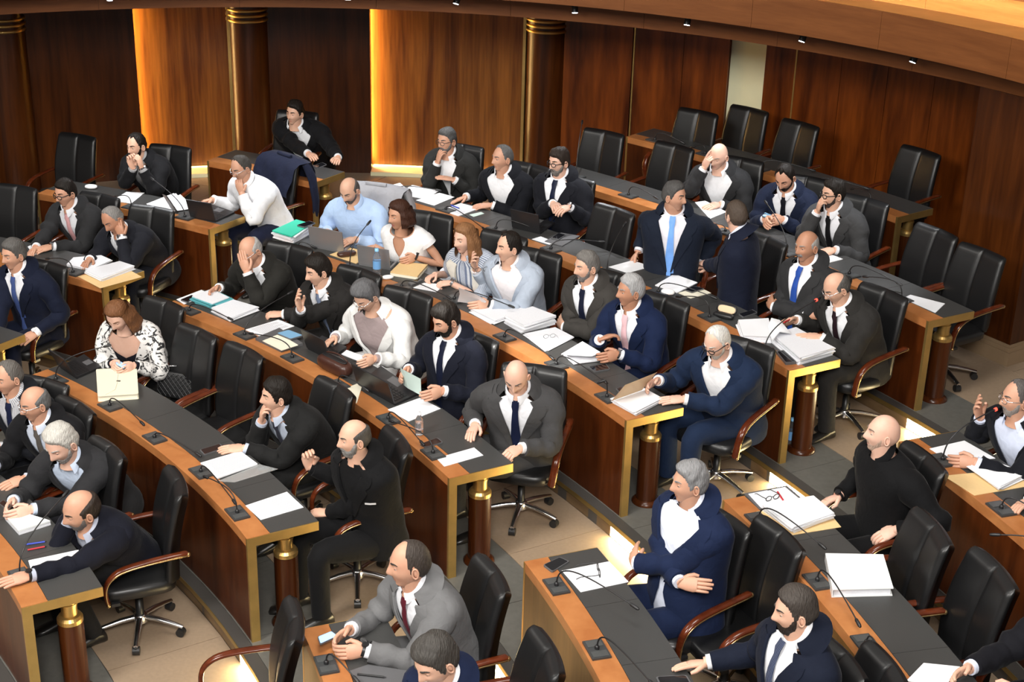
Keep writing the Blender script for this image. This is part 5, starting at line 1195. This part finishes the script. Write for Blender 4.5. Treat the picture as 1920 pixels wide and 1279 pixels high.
sheet('cream writing pad on the portfolio', [(6.283,6.503,1.0149), (6.390,6.646,1.0149), (6.563,6.441,1.0149), (6.454,6.333,1.0149)], 'cream_paper', .004, 'writing_pad', 'paper')
phone('phone in a wallet case with lit blue screen on the portfolio', [(6.363,6.638,1.0194), (6.450,6.713,1.0194), (6.584,6.607,1.0194), (6.494,6.523,1.0194)], lit='screen_dim')
laptop('black laptop before the grey-haired woman in white', (6.637,6.424,0.9934), (6.835,6.220,0.9934), (6.716,6.656,0.9934), (6.927,6.454,0.9934), .21, 26)
pts = [(6.870,6.197,1.0434), (6.952,6.238,1.0534), (7.111,6.151,1.0534), (7.072,6.075,1.0434), (6.921,6.161,1.0434)]
q = MB(); P = np.array([[np.array((6.889,6.170,1.0384)), np.array((6.911,6.250,1.0384))], [np.array((6.922,6.160,1.0784)), np.array((6.952,6.240,1.0784))], [np.array((6.999,6.166,1.0434)), np.array((7.038,6.247,1.0434))], [np.array((7.094,6.084,1.0484)), np.array((7.132,6.174,1.0484))]])
q.grid(P); q.grid(P - np.array((0, 0, .004)), flip=True); o = q.build('booklet', 'paper2'); recenter(o); tag(o, 'curled white booklet read by the grey-haired woman', 'booklet')
hb = thing('handbag', 'brown leather handbag lying open on the third-row desk', 'bag', (6.889,6.031,0.9934)); h0 = np.array((6.889,6.031,0.9934)); ax = n3(np.array((7.060,5.884,0.9934)) - np.array((6.716,6.221,0.9934))); ang = math.atan2(ax[1], ax[0]); R = np.array(Matrix.Rotation(ang, 3, 'Z'))
q = MB(); q.rbox(h0 + (0, 0, .055), (.34, .13, .11), R=R, n=3.2, res=12); q.build('bag_body', 'brown_leather', hb)
q = MB(); q.rbox(h0 + (0, 0, .108), (.27, .055, .012), R=R, n=3); q.build('opening', 'black', hb)
q = MB(); q.tube([h0 + R @ np.array((x, .03 - .06 * abs(x) , .112 + .05 * (1 - (x / .12) ** 2) * .4)) for x in np.linspace(-.12, .12, 12)], .006, 6); q.build('handle', 'brown_leather', hb)
laptop('open black laptop before the black-bearded man', (7.084,5.803,0.9934), (7.373,5.487,0.9934), (7.215,6.119,0.9934), (7.531,5.679,0.9934), .20, 22)
sheet('cream note sheets under a microphone by the brown handbag', [(6.952,5.687,0.9934), (7.073,5.830,0.9934), (7.111,5.778,0.9934), (7.104,5.504,0.9934)], 'cream_paper')
sheet('white sheets before the laptop end of the third-row desk', [(7.328,5.416,0.9934), (7.536,5.618,0.9934), (7.691,5.455,0.9934), (7.485,5.242,0.9934)], 'paper', .004)
bottle('small clear bottle without blue cap on the third-row desk', (7.570,5.054,0.9934), .165, .028, 'cap_white', 'pet')
phone('black tablet phone beside the small clear bottle', [(7.584,4.898,0.9934), (7.695,4.998,0.9934), (7.737,4.934,0.9934), (7.622,4.855,0.9934)])
sheet('white sheet before the bald man in grey', [(7.704,4.716,0.9934), (7.944,4.881,0.9934), (8.007,4.775,0.9934), (7.761,4.606,0.9934)], 'paper')
q = MB(); A_, B_, C_, D_ = [np.array(v) for v in ((7.445,5.674,1.0434), (7.552,5.536,1.0534), (7.550,5.507,1.1934), (7.421,5.651,1.1934))]; q.grid(np.array([[A_, B_], [D_, C_]])); q.grid(np.array([[A_, B_], [D_, C_]]) + np.array((0, .004, 0)), flip=True)
q.grid(np.array([[A_, A_ + (-.03, .05, 0)], [D_, D_ + (-.03, .05, .0)]])); o = q.build('leaflet', 'ltgreen'); recenter(o); tag(o, 'pale green folded leaflet held by the black-bearded man', 'leaflet')
# fourth row
pile('stack of papers under a bright green folder at left end', [(6.046,8.516,1.1201), (6.212,8.833,1.1201), (6.360,8.728,1.1201), (6.240,8.378,1.1201)], .085, 7, cover='green', seed=6)
phone('black phone on the green folder', [(6.242,8.644,1.2056), (6.338,8.770,1.2056), (6.402,8.716,1.2056), (6.315,8.592,1.2056)])
laptop('silver laptop of the man in the light blue shirt', (6.406,8.349,1.1201), (6.715,8.197,1.1201), (6.471,8.679,1.1201), (6.781,8.533,1.1201), .20, 14, 'silver')
sheet('cream envelope under a pouch between two silver laptops', [(6.592,8.160,1.1201), (6.740,8.349,1.1201), (6.970,8.217,1.1201), (6.842,7.955,1.1201)], 'manila', .004, 'envelope', 'envelope')
po = thing('pouch', 'dark brown spectacle pouch on the cream envelope', 'pouch', (6.741,8.131,1.1251)); q = MB(); q.rbox(np.array((6.741,8.131,1.1251)) + (0, 0, .022), (.17, .08, .042), R=np.array(Matrix.Rotation(.5, 3, 'Z')), n=3); q.build('pouch_body', 'brown_leather', po)
q = MB(); q.rbox(np.array((6.741,8.131,1.1251)) + (0, 0, .040), (.15, .012, .008), R=np.array(Matrix.Rotation(.5, 3, 'Z')), n=3); q.build('zip', 'case_grey', po)
laptop('silver laptop before the woman in the white blouse', (6.867,7.931,1.1201), (7.142,7.824,1.1201), (6.914,8.226,1.1201), (7.210,8.089,1.1201), .18, 12, 'silver')
bottle('water bottle with a blue cap and blue label on the desk edge', (7.041,7.702,1.1201), .235, .034)
pile('beige cloth notebook before the woman in stripes', [(7.152,7.698,1.1201), (7.220,7.958,1.1201), (7.449,7.899,1.1201), (7.383,7.616,1.1201)], .035, 3, mat='cream_paper', cover='manila', jit=.002, name='notebook', cat='notebook')
q = MB(); q.rbox(np.array((7.137,7.622,1.1201)) + (0, 0, .016), (.10, .06, .032), R=np.array(Matrix.Rotation(.4, 3, 'Z')), n=2.4); o = q.build('computer_mouse', 'white_gloss'); recenter(o); tag(o, 'white computer mouse beside the beige notebook', 'mouse')
phone('pale-edged phone before the woman in stripes', [(7.311,7.525,1.1201), (7.395,7.642,1.1201), (7.431,7.595,1.1201), (7.342,7.467,1.1201)])
sheet('white sheet under the hands of the woman in stripes', [(7.361,7.432,1.1201), (7.441,7.547,1.1201), (7.617,7.524,1.1201), (7.552,7.351,1.1201)], 'paper')
pile('loose white papers under the arm of the man in pale blue-grey', [(7.855,6.948,1.1201), (8.065,7.144,1.1201), (8.269,6.978,1.1201), (8.040,6.722,1.1201)], .025, 5, seed=8, jit=.014)
q = MB(); P = np.array([[np.array((7.736,7.079,1.1501)), np.array((7.940,7.026,1.1501))], [np.array((7.753,7.063,1.2201)), np.array((7.966,6.945,1.2101))], [np.array((7.747,6.996,1.3001)), np.array((7.917,6.902,1.2701))]]); q.grid(P); q.grid(P + np.array((0, .004, .002)), flip=True); o = q.build('raised_page', 'paper'); recenter(o); tag(o, 'white page standing up before the man in pale blue-grey', 'paper')
pile('thick white bundle of papers before the folded-arms man', [(8.113,6.727,1.1201), (8.327,6.916,1.1201), (8.508,6.744,1.1201), (8.258,6.536,1.1201)], .075, 7, seed=9, jit=.006)
pile('open white pages with spectacles by the thick white bundle', [(8.266,6.516,1.1201), (8.502,6.658,1.1201), (8.640,6.480,1.1201), (8.440,6.215,1.1201)], .012, 3, seed=10)
spectacles('thin spectacles lying on the open white pages', (8.454,6.435,1.1341), 200, s=.75, w=.0012)
pile('white papers held by the silver-haired man', [(8.560,6.135,1.1201), (8.729,6.255,1.1201), (8.819,6.056,1.1201), (8.634,5.978,1.1201)], .022, 4, seed=11)
q = MB(); P = np.array([[np.array((8.533,6.059,1.1701)), np.array((8.697,6.306,1.1701))], [np.array((8.632,6.000,1.1901)), np.array((8.769,6.145,1.1901))], [np.array((8.756,6.012,1.1801)), np.array((8.821,6.094,1.1801))]]); q.grid(P); q.grid(P - np.array((0, 0, .004)), flip=True); o = q.build('loose_page', 'paper'); recenter(o); tag(o, 'curling loose white page by the silver-haired man', 'paper')
phone('black phone with pale edge right of the papers', [(8.725,5.937,1.1201), (8.859,6.002,1.1201), (8.885,5.910,1.1201), (8.768,5.856,1.1201)])
phone('black phone behind the beige folder', [(8.906,5.576,1.1201), (9.028,5.672,1.1201), (9.047,5.620,1.1201), (8.929,5.516,1.1201)])
pile('thick white stack at the desk end under the beige folder', [(8.866,5.366,1.1201), (9.091,5.561,1.1201), (9.218,5.388,1.1201), (9.017,5.159,1.1201)], .035, 6, seed=12, jit=.005)
A_, B_, C_, D_ = [np.array(v) for v in ((8.861,5.307,1.1601), (9.080,5.493,1.1601), (9.176,5.472,1.3101), (8.943,5.248,1.3101))]; q = MB(); q.grid(np.array([[A_, B_], [D_, C_]])); q.grid(np.array([[A_, B_], [D_, C_]]) + np.array((.003, .003, 0)), flip=True); o = q.build('card_folder', 'tan_folder'); recenter(o); tag(o, 'beige card folder flap lifted over the white stack', 'folder')
# fifth row
sheet('first white sheet at the left end of the back desk', [(6.876,9.670,1.2468), (7.060,9.866,1.2468), (7.135,9.693,1.2468), (6.981,9.480,1.2468)], 'paper')
sheet('white sheets in the middle before the man with hand on chin', [(7.064,9.504,1.2468), (7.183,9.799,1.2468), (7.446,9.637,1.2468), (7.342,9.382,1.2468)], 'paper', .006)
sheet('white sheet nearest the microphone head on the back desk', [(7.250,9.341,1.2468), (7.454,9.588,1.2468), (7.600,9.469,1.2468), (7.427,9.198,1.2468)], 'paper')
sheet('white notes with a pen before the man in open shirt', [(7.502,9.064,1.2468), (7.668,9.282,1.2468), (7.844,9.147,1.2468), (7.664,8.909,1.2468)], 'paper', .006, printed=True)
pen('dark blue pen on the white notes', (7.584,9.190,1.2538), (7.666,9.103,1.2538), 'pen_blue')
sheet('pale cyan card beside the white notes', [(7.758,8.963,1.2468), (7.862,9.048,1.2468), (7.892,9.005,1.2468), (7.799,8.905,1.2468)], 'ltgreen', .003, 'card', 'card')
laptop('black laptop before the bearded man with black-rimmed glasses', (8.152,8.624,1.2468), (8.396,8.472,1.2468), (8.279,8.931,1.2468), (8.526,8.772,1.2468), .185, 16)
phone('black phone on the black folder at the back', [(8.487,8.338,1.2568), (8.554,8.477,1.2568), (8.618,8.433,1.2568), (8.551,8.302,1.2568)])
sheet('black leather folder beside the black laptop', [(8.431,8.279,1.2468), (8.581,8.168,1.2468), (8.740,8.443,1.2468), (8.578,8.515,1.2468)], 'case_grey', .009, 'leather_folder', 'folder')
sheet('white sheet peeping out by the black laptop corner', [(8.321,8.339,1.2468), (8.400,8.416,1.2468), (8.528,8.273,1.2468), (8.472,8.213,1.2468)], 'paper')
sheet('white sheet under the fist of the man in sky blue tie', [(8.955,7.699,1.2468), (9.159,7.869,1.2468), (9.314,7.740,1.2468), (9.105,7.567,1.2468)], 'paper')
sheet('white sheets before the man seen from behind', [(9.307,7.297,1.2468), (9.484,7.565,1.2468), (9.657,7.383,1.2468), (9.472,7.145,1.2468)], 'paper', .006)
sheet('cream envelope under a dark phone', [(9.481,7.146,1.2468), (9.656,7.288,1.2468), (9.741,7.165,1.2468), (9.567,7.037,1.2468)], 'cream_paper', .004, 'envelope', 'envelope')
phone('dark phone lying on the cream envelope', [(9.532,7.195,1.2518), (9.613,7.283,1.2518), (9.696,7.231,1.2518), (9.586,7.141,1.2518)])
q = MB(); q.rbox(np.array((9.394,7.116,1.2468)) + (0, 0, .022), (.11, .065, .042), R=np.array(Matrix.Rotation(-.4, 3, 'Z')), n=2.6); o = q.build('tissue_pack', 'tissue'); recenter(o); tag(o, 'crumpled white tissue pack on the desk strip', 'tissues')
sc = thing('spectacle_case', 'open black spectacle case with beige lining', 'case', (9.780,6.676,1.2468)); s0 = np.array((9.780,6.676,1.2468)); R = np.array(Matrix.Rotation(-.55, 3, 'Z'))
q = MB(); q.rbox(s0 + (0, -.02, .02), (.17, .07, .04), R=R, n=3); q.build('case_bottom', 'black', sc)
q = MB(); q.rbox(s0 + (.03, .05, .045), (.17, .02, .075), R=R @ np.array(Matrix.Rotation(-.5, 3, 'X')), n=3); l = q.build('case_lid', 'black', sc)
q = MB(); q.rbox(s0 + (.028, .042, .045), (.145, .012, .058), R=R @ np.array(Matrix.Rotation(-.5, 3, 'X')), n=3); q.build('lining', 'tan_folder', l)
phone('black phone right of the spectacle case', [(9.899,6.717,1.2468), (10.023,6.819,1.2468), (10.052,6.761,1.2468), (9.927,6.655,1.2468)])
pile('thick white bundle at left of the reading man', [(9.866,6.492,1.2468), (9.863,6.197,1.2468), (10.078,6.192,1.2468), (10.101,6.540,1.2468)], .055, 6, seed=14, jit=.004)
pile('thick white bundle under the hand of the reading man', [(10.078,6.222,1.2468), (10.278,6.366,1.2468), (10.495,5.996,1.2468), (10.212,5.799,1.2468)], .06, 7, seed=15, jit=.006)
q = MB(); P = np.array([[np.array((10.070,6.362,1.3068)), np.array((10.059,6.080,1.3068))], [np.array((10.096,6.409,1.3568)), np.array((10.123,6.169,1.3468))], [np.array((10.163,6.421,1.3368)), np.array((10.218,6.207,1.3168))]]); q.grid(P); q.grid(P - np.array((0, 0, .004)), flip=True); o = q.build('turning_page', 'paper'); recenter(o); tag(o, 'white page being turned by the reading man', 'paper')
pen('red pen in the hand of the reading man', (10.190,6.385,1.3268), (10.283,6.509,1.3168), 'pen_red')
phone('black wallet at the brass desk end by the white bundle', [(10.079,5.997,1.2468), (10.166,6.032,1.2468), (10.200,5.816,1.2468), (10.116,5.792,1.2468)], th=.02, name='wallet', cat='wallet')
# upper rows
sheet('white sheets before the bald man rubbing his eye', [(9.802,9.108,1.3735), (9.900,9.164,1.3735), (10.057,8.852,1.3735), (9.886,8.643,1.3735)], 'paper', .004)
phone('phone in the hands of the bearded man in navy', [(10.293,8.377,1.4935), (10.347,8.310,1.4935), (10.386,8.414,1.4935), (10.336,8.483,1.4935)], lit='screen_dim')
sheet('crumpled white napkin under the hand of the man in grey', [(10.664,7.704,1.3735), (10.755,7.841,1.3735), (10.871,7.682,1.3735), (10.750,7.597,1.3735)], 'tissue', .006, 'napkin', 'napkin')
sheet('single white sheet at the brass end of the upper desk', [(11.167,6.834,1.3735), (11.247,6.913,1.3735), (11.472,6.745,1.3735), (11.351,6.553,1.3735)], 'paper')
# left block
sheet('white sheet under the hand of the man in pale pink tie', [(3.884,8.503,0.9934), (3.933,8.606,0.9934), (4.069,8.546,0.9934), (4.005,8.279,0.9934)], 'paper')
sheet('manila envelope hanging over the brass desk end', [(4.519,7.808,0.9934), (4.774,7.554,0.9934), (5.050,7.836,0.9934), (4.833,8.077,0.9934)], 'manila', .003, 'envelope', 'envelope')
pile('open writing pad under the hand of the cheek-resting man', [(4.356,8.053,0.9934), (4.367,8.226,0.9934), (4.588,8.297,0.9934), (4.709,8.186,0.9934), (4.587,7.941,0.9934)], .018, 3, seed=16, jit=.004)
pile('thick printed bundle on the manila envelope', [(4.564,7.875,0.9934), (4.796,8.113,0.9934), (4.950,8.007,0.9934), (4.749,7.700,0.9934)], .035, 5, seed=17, lift=.003, jit=.005)
sheet('white sheet before the man with hands under his chin', [(4.390,9.469,1.1201), (4.456,9.748,1.1201), (4.632,9.738,1.1201), (4.586,9.405,1.1201)], 'paper')
q = MB(); q.rbox(np.array((4.099,9.826,1.1201)) + (0, 0, .022), (.12, .07, .04), n=2.5); o = q.build('tissue_pack', 'tissue'); recenter(o); tag(o, 'crumpled white tissue before the far left empty chair', 'tissues')
pile('loose white papers behind the dark laptop at left', [(4.752,9.355,1.1201), (4.941,9.698,1.1201), (5.147,9.294,1.1201), (4.950,9.183,1.1201)], .02, 5, seed=18, jit=.02)
laptop('dark laptop at the end of the short left desk', (5.221,9.036,1.1201), (5.468,8.935,1.1201), (5.333,9.405,1.1201), (5.591,9.191,1.1201), .19, 18)
tb = [np.array(v) for v in ((4.999,9.249,1.1201), (5.069,9.177,1.1201), (5.016,9.012,1.3301), (4.964,9.071,1.3301))]; q = MB(); q.grid(np.array([[tb[0], tb[1]], [tb[3], tb[2]]])); q.grid(np.array([[tb[0], tb[1]], [tb[3], tb[2]]]) + np.array((.008, .003, 0)), flip=True); o = q.build('tablet', 'case_grey'); recenter(o); tag(o, 'thin black tablet standing upright among the papers', 'tablet')
sheet('white sheet before the heavy man at the back', [(5.882,10.466,1.2468), (5.933,10.584,1.2468), (6.070,10.484,1.2468), (6.025,10.312,1.2468)], 'paper')
phone('black phone under the hand of the heavy man', [(6.161,10.325,1.2468), (6.238,10.462,1.2468), (6.294,10.393,1.2468), (6.222,10.258,1.2468)])
# front left corner
pile('closed white book before the white-haired man at lower left', [(5.037,4.222,0.7400), (5.161,4.255,0.7400), (5.336,4.172,0.7400), (5.178,4.041,0.7400)], .035, 3, mat='paper2', cover='white_gloss', jit=.001, name='book', cat='book')
sheet('printed sheet under the arm of the man stretched over the desk', [(5.326,3.751,0.7400), (5.587,3.886,0.7400), (5.623,3.826,0.7400), (5.389,3.617,0.7400)], 'paper', printed=True)
pen('thick blue pen in the lower left corner', (5.259,3.908,0.7500), (5.379,3.952,0.7500), 'pen_blue')
pen('dark red pen beside the thick blue pen', (5.290,3.858,0.7440), (5.391,3.906,0.7440), 'pen_red')
phone('phone held by the white-haired man at lower left', [(4.983,4.290,0.8100), (5.050,4.227,0.8100), (5.062,4.274,0.8100), (4.996,4.332,0.8100)])
# right block
phone('lit phone held over the desk by the man in light grey', [(7.182,2.779,0.9167), (7.251,2.837,0.9167), (7.291,2.794,0.9167), (7.204,2.712,0.9167)], lit='screen_blue')
spectacles('black sunglasses before the man in light grey', (7.455,2.791,0.8667), 150)
sheet('black folder with a pen before the man in light grey', [(7.376,2.549,0.8667), (7.467,2.609,0.8667), (7.694,2.563,0.8667), (7.676,2.434,0.8667), (7.490,2.381,0.8667)], 'case_grey', .012, 'leather_folder', 'folder')
pen('black pen on the black folder', (7.422,2.515,0.8792), (7.573,2.494,0.8792), 'black')
phone('black phone at the corner of the desk with the spectacles', [(8.385,3.436,0.9934), (8.484,3.528,0.9934), (8.537,3.484,0.9934), (8.436,3.365,0.9934)])
sheet('white sheet under the black spectacles', [(8.492,3.390,0.9934), (8.766,3.504,0.9934), (8.865,3.292,0.9934), (8.592,3.174,0.9934)], 'paper')
spectacles('black-framed spectacles unfolded on a white sheet', (8.699,3.372,0.9974), 96)
phone('large black phone at the bottom edge before the bearded man', [(8.947,2.402,0.9934), (9.106,2.423,0.9934), (9.132,2.326,0.9934), (8.969,2.301,0.9934)], th=.008)
sheet('black folder cover under a sheet with glasses and red pen', [(9.612,4.118,1.1201), (9.890,4.234,1.1201), (9.965,4.058,1.1201), (9.679,3.926,1.1201)], 'case_grey', .006, 'leather_folder', 'folder')
sheet('white sheet with glasses and red pen in the black folder', [(9.636,4.107,1.1266), (9.875,4.208,1.1266), (9.942,4.058,1.1266), (9.690,3.940,1.1266)], 'paper')
spectacles('folded spectacles on the sheet in the black folder', (9.771,4.036,1.1301), 30, s=.8)
pen('grey and red pen in the black folder', (9.817,4.131,1.1301), (9.839,4.001,1.1301), 'pen_red')
sheet('manila envelope under the thick white stack at right', [(9.657,3.905,1.1201), (10.058,4.070,1.1201), (10.132,3.749,1.1201), (9.791,3.628,1.1201)], 'manila', .003, 'envelope', 'envelope')
pile('thick white stack on the manila envelope at right', [(9.694,3.920,1.1201), (10.017,4.041,1.1201), (10.104,3.834,1.1201), (9.835,3.654,1.1201)], .045, 6, seed=20, lift=.003, jit=.008)
bd = [np.array(v) for v in ((9.966,3.368,1.1201), (10.292,3.373,1.1201), (10.271,3.023,1.1201), (9.935,2.991,1.1201))]; o = thing('ring_binder', 'closed white ring binder on the charcoal desk', 'binder', tuple(np.mean(bd, 0))); z = bd[0][2]
q = MB(); q.prism(bd, z + .001, z + .006); q.build('back_cover', 'white_gloss', o); q = MB(); q.prism(bd, z + .046, z + .051); q.build('front_cover', 'white_gloss', o)
q = MB(); q.prism([bd[0], bd[0] * .985 + bd[1] * .015, bd[3] * .985 + bd[2] * .015, bd[3]], z + .006, z + .046); q.build('spine', 'white_gloss', o); q = MB(); q.prism(inset(bd, .93), z + .006, z + .038); q.build('pages', 'paper2', o)
q = MB(); A_, B_, C_, D_ = [np.array(v) for v in ((10.158,2.218,1.1501), (10.269,2.341,1.1701), (10.444,2.318,1.1701), (10.328,2.165,1.1501))]; q.grid(np.array([[A_, B_], [D_, C_]])); q.grid(np.array([[A_, B_], [D_, C_]]) - np.array((0, 0, .004)), flip=True); o = q.build('sheet_of_paper', 'paper'); recenter(o); tag(o, 'white sheet held by the man in the bottom right corner', 'paper')
sheet('white sheet before the man raising his hand', [(10.830,4.544,1.2468), (11.083,4.670,1.2468), (11.214,4.436,1.2468), (10.919,4.355,1.2468)], 'paper')
sheet('manila envelope at the right edge under white papers', [(10.826,4.183,1.2468), (10.949,3.944,1.2468), (11.337,4.090,1.2468), (11.286,4.299,1.2468)], 'manila', .003, 'envelope', 'envelope')
pile('loose white papers on the manila envelope at the right edge', [(11.009,4.297,1.2468), (11.169,4.348,1.2468), (11.336,4.192,1.2468), (11.118,4.012,1.2468)], .03, 6, seed=21, lift=.003, jit=.012)
bottle('water bottle standing on the floor by a desk pedestal', (10.256,5.995,0.5068), .23, .036)
# jackets hung over chair backs
def hung(label, ch, mat, drop):
    m = ch.matrix_basis; R = np.array(m.to_3x3()); T = np.array(m.translation); n = 15; P = []
    for i, v in enumerate(np.linspace(-1, 1, n)):
        row_ = []
        for x in np.linspace(-.29, .29, 17):
            wob = .012 * math.sin(x * 40 + i) + .010 * math.sin(x * 17 + 2 * i)
            if abs(v) < .16: y, zz = -.31 + v * .5, 1.075 - .02 * (x / .29) ** 2
            else: y = -.31 + (.115 if v > 0 else -.10) + (abs(v) - .16) * (.16 if v > 0 else -.02) + wob * .7; zz = 1.06 - (abs(v) - .16) * (.35 if v > 0 else drop)
            row_.append(T + R @ np.array((x * (1 + .06 * abs(v)), y, zz)))
        P.append(row_)
    P = np.array(P); c = P.reshape(-1, 3); base = (c[:, 0].mean(), c[:, 1].mean(), c[:, 2].min()); o = thing('hung_jacket', label, 'jacket', base)
    q = MB(); q.grid(P); q.build('jacket_body', mat, o)
    for s in (-1, 1):
        q = MB(); q.tube([T + R @ np.array(p) for p in ((s * .26, -.34, 1.04), (s * .315, -.37, .90), (s * .32, -.40, .68), (s * .30, -.41, .52))], [.055, .062, .055, .045], 10, flat=.6); q.build('sleeve', mat, o)
    q = MB(); q.tube([T + R @ np.array((x, -.30 + .02 * math.cos(x * 9), 1.085)) for x in np.linspace(-.10, .10, 8)], .018, 8); q.build('jacket_collar', mat, o)
    return o
hung('navy suit jacket draped over the chair back of the man in white shirt', c_coat, 'navy_cloth', .75)
hung('light grey jacket draped over the chair of the man in light blue shirt', c_grey, 'grey_cloth', .40)
spectacles('spectacles held up by the man in the pale blue-grey jacket', (7.922,7.272,1.3351), 20, s=.95, w=.0020)
